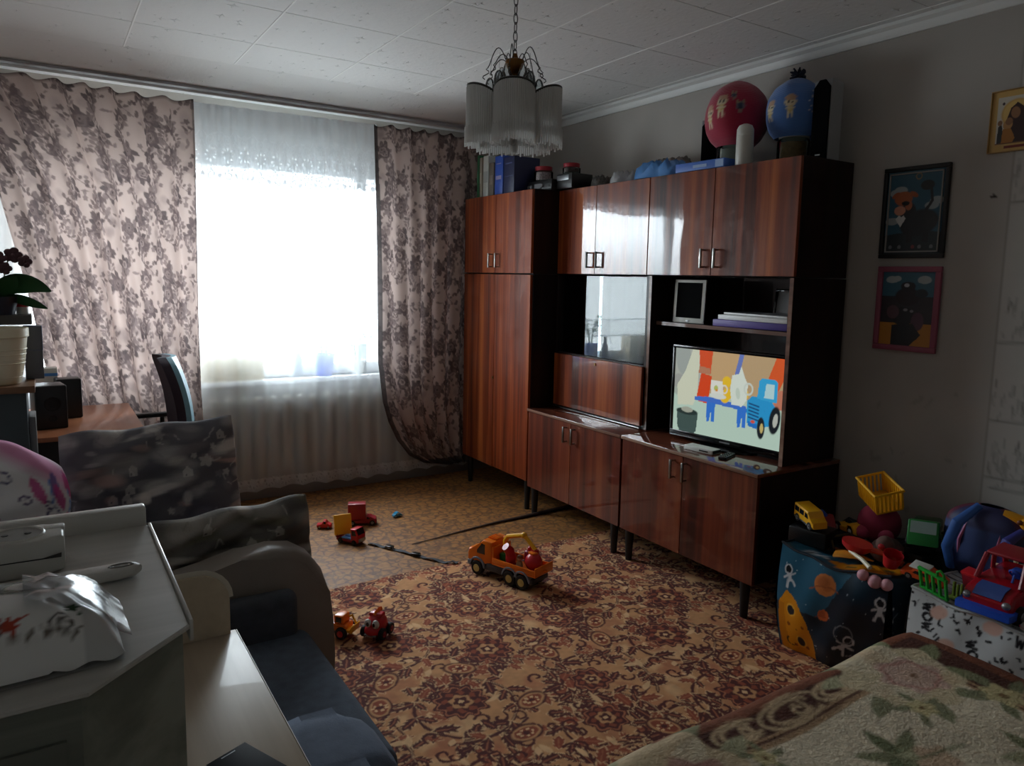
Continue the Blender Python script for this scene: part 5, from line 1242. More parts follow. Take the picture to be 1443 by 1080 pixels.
# orchid on the upper shelf
t = thing('orchid', 'potted orchid with dark flowers and broad green leaves on the upper left shelf', 'potted plant', (-.14, 3.76, 1.3025))
b = B(); b.lathe([(.045, 0), (.06, .07), (.062, .075), (.055, .075), (.05, .065)], 22); obj('pot', b, plain('navy_pot', S(34, 38, 56), .4), t)
def broad_leaf(p0, p1, p2, w):
    n, k = 9, 16; Ls = []
    p0, p1, p2 = map(np.array, (p0, p1, p2)); tt = np.linspace(0, 1, k)
    c = ((1-tt)**2)[:, None]*p0+(2*tt*(1-tt))[:, None]*p1+(tt**2)[:, None]*p2
    d = np.gradient(c, axis=0); sd = np.cross(d, [.1, .75, .55]); sd /= np.linalg.norm(sd, axis=1)[:, None]+1e-9
    u = np.linspace(-1, 1, n); ww = w*np.sin(np.clip(tt, 0.02, .995)*PI)**.7
    up = c[:, None]+sd[:, None]*(u[None, :, None]*ww[:, None, None]); up[..., 2] -= .25*w*(u**2)[None]*np.sin(tt*PI)[:, None]-.0
    lo = up.copy(); lo[..., 2] -= .003
    return [up, lo[:, ::-1]]
for (p, q, s, w) in [((0, 0, .07), (.04, -.03, .20), (.175, -.07, .10), .05), ((0, 0, .07), (-.06, .02, .16), (-.16, .04, .12), .04), ((.01, 0, .07), (.07, -.02, .085), (.16, -.09, .03), .026), ((0, 0, .07), (.02, -.05, .15), (.06, -.10, .16), .035)]:
    L = broad_leaf(p, q, s, w); grid('leaf', L, [np.full(a.shape, 0)+np.array(S(46, 84, 48)) for a in L], vcol('orchid_leaf', .35), t)
b = B(); b.tube([(0, 0, .07), (.02, -.01, .18), (.04, -.03, .25)], .003, 6); obj('stem', b, plain('stem_green', S(70, 96, 50), .5), t)
M['petal'] = plain('dark_plum_petal', S(84, 52, 58), .7, .2, 40)
for (x, y, z, s) in [(.05, -.03, .245, 1.0), (.09, -.05, .22, .8), (-.0, -.04, .23, .9), (.02, -.05, .19, .8)]:
    b = B()
    for k in range(5):
        a = k*2*PI/5; b.ball((x+.018*s*math.cos(a), y, z+.018*s*math.sin(a)), (.017*s, .006, .015*s), 10, 6)
    b.ball((x, y-.006, z), (.007*s, .006, .007*s), 8, 6); obj('flower', b, M['petal'], t)
t = thing('bottle', 'small red-capped jar on the upper shelf beside the orchid pot', 'jar', (-.07, 3.80, 1.3025)); b = B(); b.lathe([(.02, 0), (.022, .004), (.022, .03)], 16); obj('body', b, M['plastic_white'], t)
b = B(); b.lathe([(.0235, .0302), (.0235, .05), (.02, .052)], 16); obj('cap', b, M['red'], t)
t = thing('carton', 'slim blue and white carton behind the cream pot', 'carton', (-.035, 3.735, 1.0345)); b = B(); b.box(-.035, -.03, 0, .03, .03, .12, .002); b.m(1); b.box(-.036, -.031, .12, .031, .031, .222, .002); obj('box', b, [plain('dull_blue_card', S(74, 92, 130), .5), plain('grey_card', S(96, 98, 104), .5)], t)
t = thing('computer_speaker', 'black desktop speaker on the brown desk next to the curtain', 'speaker', (.015, 4.12, .7505), .15); b = B(); b.box(-.075, -.07, 0, .055, .07, .205, .008, 3); obj('case', b, M['black'], t)
b = B(); b.lathe([(.035, 0), (.032, .003), (.001, -.004)], 20, M=T(-.005, -.0705, .12) @ RX(PI/2)); b.lathe([(.018, 0), (.016, .003), (.001, -.002)], 16, M=T(-.005, -.0705, .05) @ RX(PI/2)); obj('cone', b, M['rubber'], t)
t = thing('computer_speaker', 'second black speaker half behind the first, against the curtain', 'speaker', (.095, 4.36, .7505), .1); b = B(); b.box(-.06, -.05, 0, .05, .05, .20, .008, 3); obj('case', b, M['black'], t)
t = thing('pale_box', 'small white box on the brown desk behind the black speaker', 'box', (.0, 4.5, .7505)); b = B(); b.box(-.05, -.04, 0, .05, .04, .24, .003); b.m(1); b.box(-.051, -.041, .20, .051, .041, .215); obj('carton', b, [M['plastic_white'], M['light_blue']], t)

# ================================================================== TOYS
CZ = .0085
def wheel(par, x, y, r, w, hub, tyre=None, z=None):
    b = B(); z = r if z is None else z
    b.lathe([(r*.55, -w/2), (r*.92, -w/2), (r, -w/2+.2*w), (r, w/2-.2*w), (r*.92, w/2), (r*.55, w/2)], 20, M=T(x, y, z) @ RX(PI/2), cap=True)
    o = obj('wheel', b, tyre or M['rubber'], par)
    s = 1 if y > 0 else -1
    b = B(); b.lathe([(r*.52, 0), (r*.5, .002), (r*.2, .001), (r*.16, .004), (.0005, .004)], 18, M=T(x, y+s*w/2, z) @ RX(-s*PI/2)); obj('hub', b, hub, o)
    return o
# --- big orange crane truck on the carpet
ot = thing('toy_truck', 'big orange toy crane truck carrying red toys on the carpet edge', 'toy', (1.89, 3.03, CZ), math.atan2(.945, -.325))
L, Wd = .40, .15
b = B(); b.box(-.21, -.066, .036, .20, .066, .062, .006); b.box(-.09, -.068, .05, .08, .068, .078, .006); obj('chassis', b, plain('dark_grey_plastic', S(52, 56, 64), .4), ot)
b = B()
for x in (.135, -.075, -.15):
    for s in (-1, 1): b.prism([(x+.05*math.cos(a), .044+.05*math.sin(a)) for a in [i*PI/10 for i in range(11)]]+[(x+.043*math.cos(a), .044+.043*math.sin(a)) for a in [i*PI/10 for i in range(10, -1, -1)]], .03, XZ(.075 if s > 0 else -.045), .002, 1)
b.box(.18, -.07, .04, .205, .07, .066, .006); obj('mudguard', b, plain('grey_plastic', S(122, 128, 138), .4), ot)
cabp = [(.045, .078), (.045, .185), (.10, .19), (.125, .165), (.152, .135), (.195, .128), (.203, .10), (.203, .066), (.08, .066)]
b = B(); b.prism(cabp, .136, XZ(.068), .008, 3)
for i in range(5): b.box(.05+i*.011, -.03, .188, .056+i*.011, .03, .197, .002)
cab_ = obj('cab', b, M['orange'], ot)
for s in (-1, 1):
    b = B(); b.prism([(.088, .115), (.088, .165), (.108, .168), (.138, .13), (.138, .115)], .003, XZ(s*.0685+.0015)); obj('side_window', b, M['window_dark'], cab_)
b = B(); b.prism([(.108, .181), (.131, .163), (.150, .138), (.152, .141), (.133, .167), (.110, .185)], .10, XZ(.05)); obj('windscreen', b, M['window_dark'], cab_)
b = B(); b.box(.2028, -.058, .088, .2065, -.038, .10, .002); b.box(.2028, .038, .088, .2065, .058, .10, .002); obj('headlight', b, M['gold'], cab_)
b = B(); b.box(-.225, -.072, .078, .04, .072, .088, .002); b.box(-.225, .064, .088, .04, .072, .112, .003); b.box(-.225, -.072, .088, .04, -.064, .112, .003); b.box(-.232, -.072, .078, -.2255, .072, .125, .003); b.box(-.25, -.01, .09, -.2325, .01, .10, .003)
b.box(.03, -.068, .088, .043, .068, .165, .004); obj('flatbed', b, M['orange'], ot)
b = B(); b.box(-.02, -.03, .0885, .025, .03, .13, .006); obj('crane_base', b, M['green'], ot)
b = B(); b.tube([(.005, 0, .125), (.012, 0, .19), (-.005, 0, .215)], .013, 8); b.tube([(-.0, 0, .212), (-.10, 0, .242)], [.012, .011], 8); arm = obj('crane_arm', b, M['yellow'], ot)
b = B(); b.ball((-.105, 0, .243), .016, 12, 8); b.tube([(-.105, 0, .243), (-.155, 0, .205), (-.175, 0, .185)], [.011, .01, .012], 8); obj('jib', b, M['yellow'], arm)
b = B(); b.box(-.19, -.014, .155, -.158, .014, .187, .004); obj('grab', b, M['red'], arm)
for x in (.135, -.075, -.15):
    for s in (-1, 1): wheel(ot, x, s*.063, .037, .028, M['gold'])
Rt = Matrix.Translation(ot.location) @ RZ(ot.rotation_euler.z)
def on_truck(x, y, z): return Rt @ Vector((x, y, z))
def toy_lump(label, p, parts, rz=0, name='toy_figure'):
    t = thing(name, label, 'toy', p, rz)
    for nm, sh, mt in parts:
        b = B(); sh(b); obj(nm, b, mt, t)
    return t
toy_lump('rounded shiny red toy figure leaning at the front of the orange truck bed', on_truck(-.052, .034, .0885), [
    ('body', lambda b: (b.ball((0, 0, .036), (.028, .026, .036), 16, 10), b.tube([(0, 0, .045), (-.008, .0, .075), (-.032, 0, .10)], [.024, .024, .02], 12)), M['red']), ('foot', lambda b: (b.ball((.01, .012, .008), (.016, .01, .008), 10, 6), b.ball((.01, -.012, .008), (.016, .01, .008), 10, 6)), M['dark_red'])])
toy_lump('small beige toy figure in the middle of the orange truck bed', on_truck(-.108, .036, .0885), [
    ('body', lambda b: b.lathe([(.014, 0), (.018, .012), (.013, .034), (.001, .04)], 14), plain('beige_toy', S(190, 160, 120), .5)), ('head', lambda b: b.ball((0, 0, .05), (.015, .014, .015), 14, 9), plain('skin_toy', S(214, 180, 150), .5)), ('hair', lambda b: b.ball((.0, -.004, .058), (.015, .014, .010), 12, 7), plain('brown_toy', S(120, 78, 50), .6))])
toy_lump('red toy car tipped nose down at the rear of the orange truck bed', on_truck(-.178, .015, .0885), [
    ('body', lambda b: (b.ball((0, 0, .044), (.042, .044, .044), 18, 12), b.ball((.012, .034, .026), (.036, .022, .022), 14, 9)), M['red']), ('eye', lambda b: b.ball((.022, .046, .05), (.008, .006, .009), 10, 7), M['plastic_white']), ('trim', lambda b: b.box(-.02, -.02, .083, .012, .02, .093, .003), M['orange'])])
toy_lump('dark red toy block on the far side of the orange truck bed', on_truck(-.12, -.03, .0885), [('block', lambda b: b.box(-.025, -.02, 0, .025, .02, .075, .012, 3), M['dark_red']), ('knob', lambda b: b.ball((0, 0, .082), .012, 12, 8), M['red'])])

def toy_car(name, label, loc, rz, L, W, H, bm, wm, prof, win=None, hub=None, wr=.02, wx=(.3, -.3), group=None, rot=None, extra=None, winm=None):
    t = thing(name, label, 'toy', loc, rz, group, rot)
    b = B(); b.prism([(x*L, z*H) for x, z in prof], W, XZ(W/2), min(.006, W*.08), 3); body = obj('body', b, bm, t)
    if win:
        for s in (-1, 1):
            for wp in win:
                b = B(); b.prism([(x*L, z*H) for x, z in wp], .0016, XZ(s*(W/2+.0002)+.0008)); obj('side_window', b, winm or M['window_dark'], body)
    for x in wx:
        for s in (-1, 1): wheel(t, x*L, s*(W/2-.004), wr, W*.16, hub or M['silver'], z=wr)
    if extra: extra(t, body)
    return t
# --- small red truck with yellow tipped bed
rt = thing('toy_truck', 'small red toy tow truck with a raised yellow bed on the linoleum', 'toy', (1.395, 3.90, .0005), -1.02)
b = B(); b.box(-.075, -.034, .014, .075, .034, .028, .004); b.box(-.078, -.034, .028, -.066, .034, .05, .003); obj('chassis', b, M['dark_red'], rt)
b = B(); b.prism([(.025, .028), (.025, .092), (.06, .095), (.074, .06), (.078, .055), (.078, .02), (.03, .02)], .068, XZ(.034), .005, 3); cb = obj('cab', b, M['red'], rt)
for s in (-1, 1):
    b = B(); b.prism([(.035, .056), (.035, .084), (.056, .084), (.066, .058)], .0015, XZ(s*.0343+.00075)); obj('side_window', b, M['window_dark'], cb)
b = B(); b.prism([(.0632, .092), (.0755, .062), (.0765, .062), (.0645, .094)], .056, XZ(.028)); obj('windscreen', b, M['window_dark'], cb)
b = B(); b.box(.0785, -.03, .02, .081, .03, .04, .003); obj('grille', b, M['silver'], cb)
b = B(); b.box(-.04, -.03, .0285, .022, .03, .038, .003); b.box(-.03, -.012, .038, .01, .012, .046, .003); obj('deck', b, M['light_blue'], rt)
MB_ = T(-.050, 0, .040) @ RZ(-.62) @ RY(-.18)
b = B(); b.box(-.006, -.048, 0, .006, .048, .112, .003, M=MB_)
for y in (-.048, .045): b.box(-.014, y, .0, .006, y+.003, .108, 0, M=MB_)
obj('tipping_bed', b, M['yellow'], rt)
for x in (.05, -.045):
    for s in (-1, 1): wheel(rt, x, s*.031, .0165, .011, M['dark_steel'])
# --- tall red box truck
def trail(t, body):
    b = B(); b.box(-.085, -.036, .036, .02, .036, .135, .006); b.box(-.08, -.0365, .045, .014, .0365, .125, .001); obj('box', b, M['dark_red'], t)
toy_car('toy_truck', 'tall dark red toy box truck behind the yellow-bedded truck', (1.565, 4.165, .0005), -.38, .17, .068, .05, M['dark_red'], None,
        [(-.48, .3), (-.48, .68), (.1, .68), (.13, 1.05), (.2, 1.15), (.28, .95), (.46, .85), (.5, .6), (.5, .25)], [[(.15, .8), (.15, 1.05), (.2, 1.08), (.26, .82)]], M['silver'], .017, (.34, -.34), extra=trail)
# --- small red car and blue car
CARP = [(-.5, .2), (-.5, .5), (-.42, .6), (-.28, .64), (-.18, .95), (.08, 1.0), (.2, .66), (.42, .55), (.5, .4), (.5, .18)]
WINP = [[(-.2, .65), (-.14, .88), (-.05, .9), (-.05, .65)], [(-.02, .65), (-.02, .9), (.06, .92), (.15, .65)]]
def flat_extra(t, body):
    b = B(); b.box(-.034, -.012, .028, -.012, .012, .045, .003); obj('load', b, M['red'], t)
toy_car('toy_car', 'little red toy car beside the grey pillow, farthest left on the linoleum', (1.345, 4.205, .0005), -.5, .085, .042, .045, M['red'], None, [(-.5, .2), (-.5, .62), (-.1, .62), (-.06, 1.1), (.12, 1.1), (.2, .7), (.44, .6), (.5, .45), (.5, .18)], [[(-.02, .7), (-.02, 1.0), (.09, 1.0), (.15, .7)]], M['silver'], .012)
toy_car('toy_car', 'tiny blue toy car alone on the linoleum near the wardrobe', (1.80, 4.19, .0005), .15, .06, .030, .034, M['teal'], None, CARP, WINP, M['plastic_white'], .008, winm=plain('pale_window', S(190, 214, 224), .2))
# --- strap between the trucks
b = B(); n = 60
path = [(1.475, 3.825), (1.52, 3.74), (1.565, 3.66), (1.61, 3.56), (1.66, 3.46), (1.72, 3.36), (1.765, 3.315)]
px = np.interp(np.linspace(0, 6, n), range(7), [p[0] for p in path]); py = np.interp(np.linspace(0, 6, n), range(7), [p[1] for p in path])
rings = []
for i in range(n):
    d = Vector((px[min(i+1, n-1)]-px[max(i-1, 0)], py[min(i+1, n-1)]-py[max(i-1, 0)], 0)).normalized(); s_ = Vector((-d.y, d.x, 0)); z = .002+.006*abs(math.sin(i*.33))+(.0075 if py[i] < 3.34 else 0)
    c = Vector((px[i], py[i], z)); w_ = .011
    rings.append([c+s_*w_, c+s_*w_+Vector((0, 0, .003)), c-s_*w_+Vector((0, 0, .003+.004*math.sin(i*.5))), c-s_*w_+Vector((0, 0, .004*math.sin(i*.5)))])
st = thing('strap', 'dark grey webbing strap stretched from the small red truck to the orange truck', 'strap')
b.ring_surface(rings); obj('webbing', b, plain('grey_webbing', S(66, 68, 74), .8, .15, 40), st)
for x, y in ((1.545, 3.70), (1.625, 3.53)):
    b = B(); M0 = T(x, y, .011) @ RZ(-1.0); b.box(-.02, -.016, 0, .02, .016, .009, .003, M=M0); b.m(1); b.box(-.026, -.01, .002, .026, .01, .007, .002, M=M0); obj('buckle', b, [M['black'], M['dark_steel']], st)
# --- red goggle-eyed toy and orange toy by the armchair
mt = thing('toy_car', 'round red toy car with big white eyes on the carpet by the armchair', 'toy', (1.11, 2.79, CZ), math.atan2(-.62, -.8))
b = B(); b.ball((0, 0, .05), (.05, .042, .044), 20, 14); b.ball((.03, 0, .032), (.034, .04, .026), 18, 12); bd_ = obj('body', b, M['red'], mt)
for s in (-1, 1):
    b = B(); b.ball((.043, s*.018, .066), (.012, .016, .018), 14, 10); e_ = obj('eye', b, M['plastic_white'], bd_)
    b = B(); b.ball((.0525, s*.015, .066), (.004, .007, .009), 10, 7); obj('pupil', b, M['black'], e_)
b = B(); b.box(-.02, -.03, .082, .02, .03, .1, .008, 3); obj('roof', b, M['red'], mt)
b = B()
for i in range(5): b.tube([(-.03+.012*i, 0, .094), (-.034+.012*i, 0, .116-abs(i-2)*.003)], [.008, .002], 6)
obj('crest', b, M['orange'], mt)
b = B(); b.box(.048, -.028, .018, .062, .028, .026, .004); obj('bumper', b, M['silver'], mt)
for x in (.03, -.03):
    for s in (-1, 1): wheel(mt, x, s*.042, .024, .018, M['dark_red'])
og = thing('toy_truck', 'orange toy digger half hidden by the front edge of the armchair', 'toy', (.975, 2.87, CZ), -.9)
b = B(); b.box(-.05, -.032, .028, .05, .032, .06, .008, 3); b.box(-.01, -.028, .06, .035, .028, .095, .006, 3); bo = obj('body', b, M['orange'], og)
b = B(); b.prism([(.045, .03), (.075, .03), (.082, .06), (.078, .062), (.068, .04), (.045, .042)], .06, XZ(.03), .002); b.tube([(.0, .02, .06), (.05, .02, .085), (.07, .02, .05)], .005, 6); obj('bucket', b, M['yellow'], og)
b = B(); b.box(-.0, -.0285, .066, .028, .0285, .09, .002); obj('window', b, M['window_dark'], bo)
for x in (.03, -.03):
    for s in (-1, 1): wheel(og, x, s*.034, .026, .018, M['red'])

# ================================================================== STORAGE BAGS
def storage_bag(name, label, c, rz, sx, sy, h, cv, mat, piping, sag=.02, bulge=.04, seed=0):
    """soft zipped bag: four printed bulging sides + top"""
    t = thing(name, label, 'bag', c, rz)
    n, k = 150, 110; r = np.random.default_rng(seed); p = r.random(8)*6
    U, V = np.meshgrid(np.linspace(0, 1, n), np.linspace(0, 1, k))
    sheets, cols = [], []
    hx, hy = sx/2, sy/2
    corners = [(-hx, hy), (-hx, -hy), (hx, -hy), (hx, hy)]
    off = 0
    for i in range(4):
        (x0, y0), (x1, y1) = corners[i], corners[(i+1) % 4]; Lk = math.hypot(x1-x0, y1-y0); nx, ny = (y1-y0)/Lk, -(x1-x0)/Lk
        e = 4*U*(1-U)
        prof = bulge*np.sin(np.clip(V, 0, 1)*PI)*.6+bulge*.8*e*np.sin(V*PI*.8+.3)+.006*np.sin(9*V+5*U+p[i])*e+.004*np.sin(17*U-6*V+p[i+1])*e
        sg = sag*e+.008*np.sin(4*U*PI+p[2])*e
        inx = (1-.05*(1-V)**3)
        X = (x0+(x1-x0)*U)*inx-nx*-prof; Y = (y0+(y1-y0)*U)*inx-ny*-prof; Z = V*(h-sg)
        sheets.append(np.stack([X, Y, Z], -1)); cols.append(cv.at((U*Lk+off) % (cv.w*.999), np.clip(Z, 0, cv.h*.999))); off += Lk
    o = grid('body', sheets, cols, mat, t)
    top = [s[-1] for s in sheets]; ring = np.concatenate(top)
    cen = ring.mean(0); V2 = np.linspace(0, 1, 14)[:, None, None]
    P = ring[None]*(1-V2)+cen[None, None]*V2; P[..., 2] += -.03*np.sin(V2[..., 0]*PI/2)+.0*P[..., 0]
    C = cv.at((P[..., 0]+hx) % (cv.w*.99), np.clip(P[..., 1]+hy, 0, cv.h*.99))
    grid('lid', P, C, mat, t)
    b = B(); b.tube([tuple(q) for q in ring[::10]], .0055, 8, closed=True); obj('piping', b, piping, t)
    return t
def space_canvas():
    cv = Cv(2.2, .44, .0034, S(22, 40, 54)); r = random.Random(8)
    for k in range(26): cv.ell(r.random()*2.2, r.random()*.44, r.uniform(.05, .16), r.uniform(.03, .1), r.random()*3, r.choice([S(30, 66, 88), S(40, 96, 122), S(18, 30, 42)]), .6, .9)
    cv.poly([(0, .2), (.0, .44), (.3, .40), (.2, .2)], S(44, 108, 136), .7)
    for k in range(120): cv.ell(r.random()*2.2, r.random()*.44, .0024, .0024, 0, S(190, 200, 205))
    def astro(x, y, s, rot=0):
        w = S(212, 214, 216)
        c, n = math.cos(rot), math.sin(rot); q = lambda a, b_: (x+s*(a*c-b_*n), y+s*(a*n+b_*c))
        cv.line([q(0, .5), q(0, -.2)], .5*s, w); cv.line([q(-.2, -.2), q(-.5, -1.0)], .28*s, w); cv.line([q(.2, -.2), q(.55, -.85)], .28*s, w)
        cv.line([q(-.2, .3), q(-.75, .1)], .22*s, w); cv.line([q(.2, .3), q(.8, .55)], .22*s, w); cv.ell(*q(0, 1.0), .55*s, .6*s, rot, w); cv.ell(*q(0, 1.0), .38*s, .42*s, rot, S(20, 26, 34))
    def planet(x, y, R, c1, c2):
        cv.ell(x, y, R, R, 0, c1, 1, .06); cv.ell(x-.2*R, y+.25*R, R*.6, R*.5, .3, c2, .6, .5); cv.ell(x+.3*R, y-.3*R, R*.4, R*.2, .4, c2, .4, .5)
        cv.line([(x-1.4*R, y-.75*R), (x-.6*R, y-.25*R), (x+.6*R, y-.1*R), (x+1.3*R, y-.35*R)], .10*R, c2)
    # rocket with round portholes, low at the corner
    rk = [(.01, .20), (.05, .26), (.10, .23), (.15, .16), (.175, .08), (.17, .0), (.02, .0), (.005, .08)]
    cv.poly(rk, S(222, 140, 20)); cv.poly([(.01, .0), (.005, .08), (.01, .2), (.04, .2), (.05, .0)], S(190, 108, 16), .6)
    for (x, y) in ((.075, .185), (.115, .06)): cv.ell(x, y, .024, .026, 0, S(236, 170, 60)); cv.ell(x, y, .018, .02, 0, S(30, 34, 40))
    for (x, y, q) in ((.06, .12, .008), (.13, .13, .006), (.085, .035, .007), (.05, .055, .006), (.14, .04, .007), (.1, .11, .005)): cv.ell(x, y, q, q, 0, S(150, 70, 20))
    cv.line(spiral(.06, .05, .01, .03, 2.5, .5), .004, S(40, 30, 20))
    astro(.055, .31, .034, .3); planet(.21, .335, .043, S(212, 130, 70), S(168, 88, 50)); planet(.215, .215, .022, S(206, 100, 50), S(160, 70, 40)); astro(.30, .12, .036, -.6); cv.ringf(.30, .17, .034, .004, 2, 0, S(140, 146, 150), 0)
    for (x, y) in ((.42, .3), (.5, .12), (.9, .25), (1.3, .3), (1.7, .2), (2.0, .3)): astro(x, y, .034, r.uniform(-.6, .6)); planet(x+.14, y-.06, .034, S(150, 90, 60), S(110, 66, 46))
    for k in range(12): x, y = r.uniform(.3, 2.2), r.uniform(.05, .4); cv.line([(x, y), (x+r.uniform(-.05, .05), y+r.uniform(-.03, .03))], .003, S(160, 166, 172))
    return cv
b1 = storage_bag('storage_bag', 'dark blue storage bag printed with astronauts and an orange rocket, beside the wall unit', (2.79, 1.69, .0085), .10, .53, .44, .44, space_canvas(), vcol('glossy_bag_film', .28), plain('navy_piping', S(24, 34, 46), .4), .03, .035, 1)
def wow_canvas():
    cv = Cv(2.2, .46, .0034, S(206, 210, 210)); r = random.Random(12); k_ = S(20, 22, 28)
    for k in range(900):
        x, y = r.random()*2.2, r.random()*.46; a = r.random()*6; L = r.uniform(.006, .018)
        if r.random() < .35: cv.line([(x, y), (x+L*math.cos(a), y+L*math.sin(a)), (x+L*math.cos(a)+L*.8*math.cos(a+1.4), y+L*math.sin(a)+L*.8*math.sin(a+1.4))], .007, k_)
        elif r.random() < .5: cv.line([(x, y), (x+L*math.cos(a), y+L*math.sin(a))], .007, k_)
        else: cv.ell(x, y, L*.5, .004, a, k_)
    for x in np.arange(.03, 2.2, .17):
        for y in (.06, .19, .32):
            q = r.random(); xx = x+r.uniform(0, .09)
            if q < .34: cv.ell(xx+.03, y+.014, .044, .026, 0, S(206, 210, 210)); word(cv, 'WOW', xx, y, .028, k_, .0075, r.choice([0.0, 0.0, -.3]))
            elif q < .62: cv.ell(xx+.03, y+.02, .032, .025, r.random()*3, S(220, 176, 158), .95, .3)
    for (x, y, a) in ((.34, .375, -.1), (.045, .40, -1.45), (.20, .33, -1.3), (.44, .30, 0.0)):
        cv.ell(x+.035*math.cos(a), y+.035*math.sin(a)+.01*math.cos(a), .05 if abs(a) < .5 else .03, .028 if abs(a) < .5 else .05, 0, S(206, 210, 210)); word(cv, 'WOW', x, y, .03, k_, .0085, a)
    for (x, y) in ((.10, .385), (.27, .40), (.40, .35), (.14, .29)): cv.ell(x, y, .03, .022, .4, S(220, 176, 158), .95, .3)
    return cv
b2 = storage_bag('storage_bag', 'white storage bag printed with black WOW lettering, right of the space bag', (2.80, 1.115, .0085), .04, .52, .50, .44, wow_canvas(), vcol('white_bag_film', .35), plain('white_piping', S(190, 192, 192), .4), .02, .03, 2)
# toys on the space bag (top about z=.38)
def bus(name, label, loc, rz, rot=None):
    def ex(t, body):
        b = B(); b.box(-.07, -.036, .012, .07, .036, .02, .003); obj('trim', b, M['black'], t)
    return toy_car(name, label, loc, rz, .15, .066, .075, M['yellow'], None, [(-.5, .2), (-.5, .95), (-.45, 1.0), (.2, .97), (.28, .62), (.47, .55), (.5, .2)], [[(-.44, .58), (-.44, .86), (-.24, .86), (-.24, .58)], [(-.2, .58), (-.2, .86), (.0, .85), (.0, .58)], [(.05, .58), (.05, .84), (.17, .82), (.22, .58)]], M['silver'], .017, extra=ex, rot=rot)
zt = .388
bus('toy_bus', 'yellow toy bus at the left end of the toy pile on the space bag', (2.65, 1.865, 0.502), 0, (0.05, .12, -1.95))
toy_lump('black toy tray under the yellow bus on the space bag', (2.66, 1.855, 0.425), [('tray', lambda b: b.box(-.06, -.08, 0, .06, .08, .07, .008), M['black'])], .2, 'toy_tray')
def crane_ex(t, body):
    b = B(); b.tube([(-.02, 0, .06), (.03, 0, .085), (.09, 0, .07)], .008, 8); obj('ladder', b, M['blue'], t)
toy_car('toy_truck', 'red and blue toy fire truck behind the yellow bus on the space bag', (2.80, 1.905, 0.440), 0, .19, .07, .07, M['dark_red'], None, [(-.5, .2), (-.5, .7), (.15, .7), (.17, 1.0), (.4, 1.0), (.5, .6), (.5, .2)], [[(.22, .65), (.22, .9), (.36, .9), (.42, .65)]], M['gold'], .02, rot=(.15, -.25, -2.3), extra=crane_ex)
toy_car('toy_truck', 'yellow toy lorry with black wheels behind the red fire truck on the space bag', (2.86, 1.815, 0.445), 0, .16, .06, .05, M['yellow'], None, [(-.5, .25), (-.5, .6), (.15, .6), (.17, 1.0), (.42, 1.0), (.5, .6), (.5, .2)], [[(.22, .65), (.22, .9), (.36, .9), (.42, .65)]], M['plastic_white'], .022, rot=(.1, -.1, -2.0))
# yellow ribbed basket on a pink plush
t = thing('toy_basket', 'yellow ribbed toy basket tilted on top of the pile on the space bag', 'toy', (2.92, 1.725, 0.593), 0, None, (.25, .22, -2.1))
b = B(); b.box(-.08, -.055, 0, .08, .055, .008, .002); obj('bottom', b, M['yellow'], t)
b = B(); r_ = .0035
for s in (-1, 1):
    for i in range(10): x = -.075+i*.0167; b.box(x-.0035, s*.055-.003, .008, x+.0035, s*.055+.003, .088, .001)
    for i in range(7): y = -.05+i*.0167; b.box(s*.08-.003, y-.0035, .008, s*.08+.003, y+.0035, .088, .001)
obj('ribs', b, M['yellow'], t)
b = B(); b.tube([(-.083, -.058, .09), (.083, -.058, .09), (.083, .058, .09), (-.083, .058, .09)], .006, 6, closed=True); obj('rim', b, M['yellow'], t)
toy_lump('dusky pink soft toy under the yellow basket on the space bag', (2.92, 1.725, 0.425), [('body', lambda b: b.ball((0, 0, .08), (.09, .085, .085), 18, 12), plain('dusky_pink_plush', S(150, 44, 72), .9, .1, 20)), ('paw', lambda b: (b.ball((-.08, .02, .05), (.035, .03, .03), 12, 8), b.ball((-.06, -.07, .05), (.035, .03, .03), 12, 8)), plain('pink_paw', S(170, 60, 90), .9))], 0, 'soft_toy')
# red shovel, yellow spade, cream stick, cup, pink balls
t = thing('toy_shovel', 'red toy shovel lying across the front of the space bag', 'toy', (2.60, 1.620, 0.475), 0, None, (.1, .12, -1.35))
b = B(); b.lathe([(.0, 0), (.03, .004), (.045, .02), (.048, .04)], 18, M=Matrix.Diagonal((1.2, .9, 1, 1))); obj('scoop', b, M['red'], t)
b = B(); b.tube([(.05, 0, .03), (.11, 0, .035), (.17, 0, .02)], [.012, .009, .011], 8); obj('handle', b, plain('red_orange_plastic', S(190, 60, 30), .4), t)
t = thing('toy_spade', 'yellow toy spade hanging over the front edge of the space bag', 'toy', (2.555, 1.645, 0.463), 0, None, (.1, -.1, -1.2))
b = B(); b.tube([(-.03, 0, 0), (.0, 0, .004), (.06, 0, .0), (.11, 0, -.01)], [.03, .034, .022, .004], 12, flat=.25); obj('blade', b, plain('amber_plastic', S(214, 140, 40), .4), t)
t = thing('toy_stick', 'cream toy stick slanting beside the red shovel', 'toy', (2.575, 1.590, 0.460)); b = B(); b.tube([(.0, .04, .02), (-.025, -.03, .012), (-.045, -.075, .0)], [.007, .008, .009], 8); obj('stick', b, M['cream_plastic'], t)
t = thing('toy_cup', 'red toy cup above the pink balls between the two bags', 'toy', (2.60, 1.480, 0.470), 0, None, (.3, -.2, 0)); b = B(); b.lathe([(.026, 0), (.036, .05), (.034, .05), (.024, .004), (.001, .004)], 22); obj('cup', b, M['red'], t)
b = B(); b.tube([(.034, 0, .04), (.055, 0, .035), (.05, 0, .012), (.028, 0, .01)], .005, 8); obj('handle', b, M['red'], t)
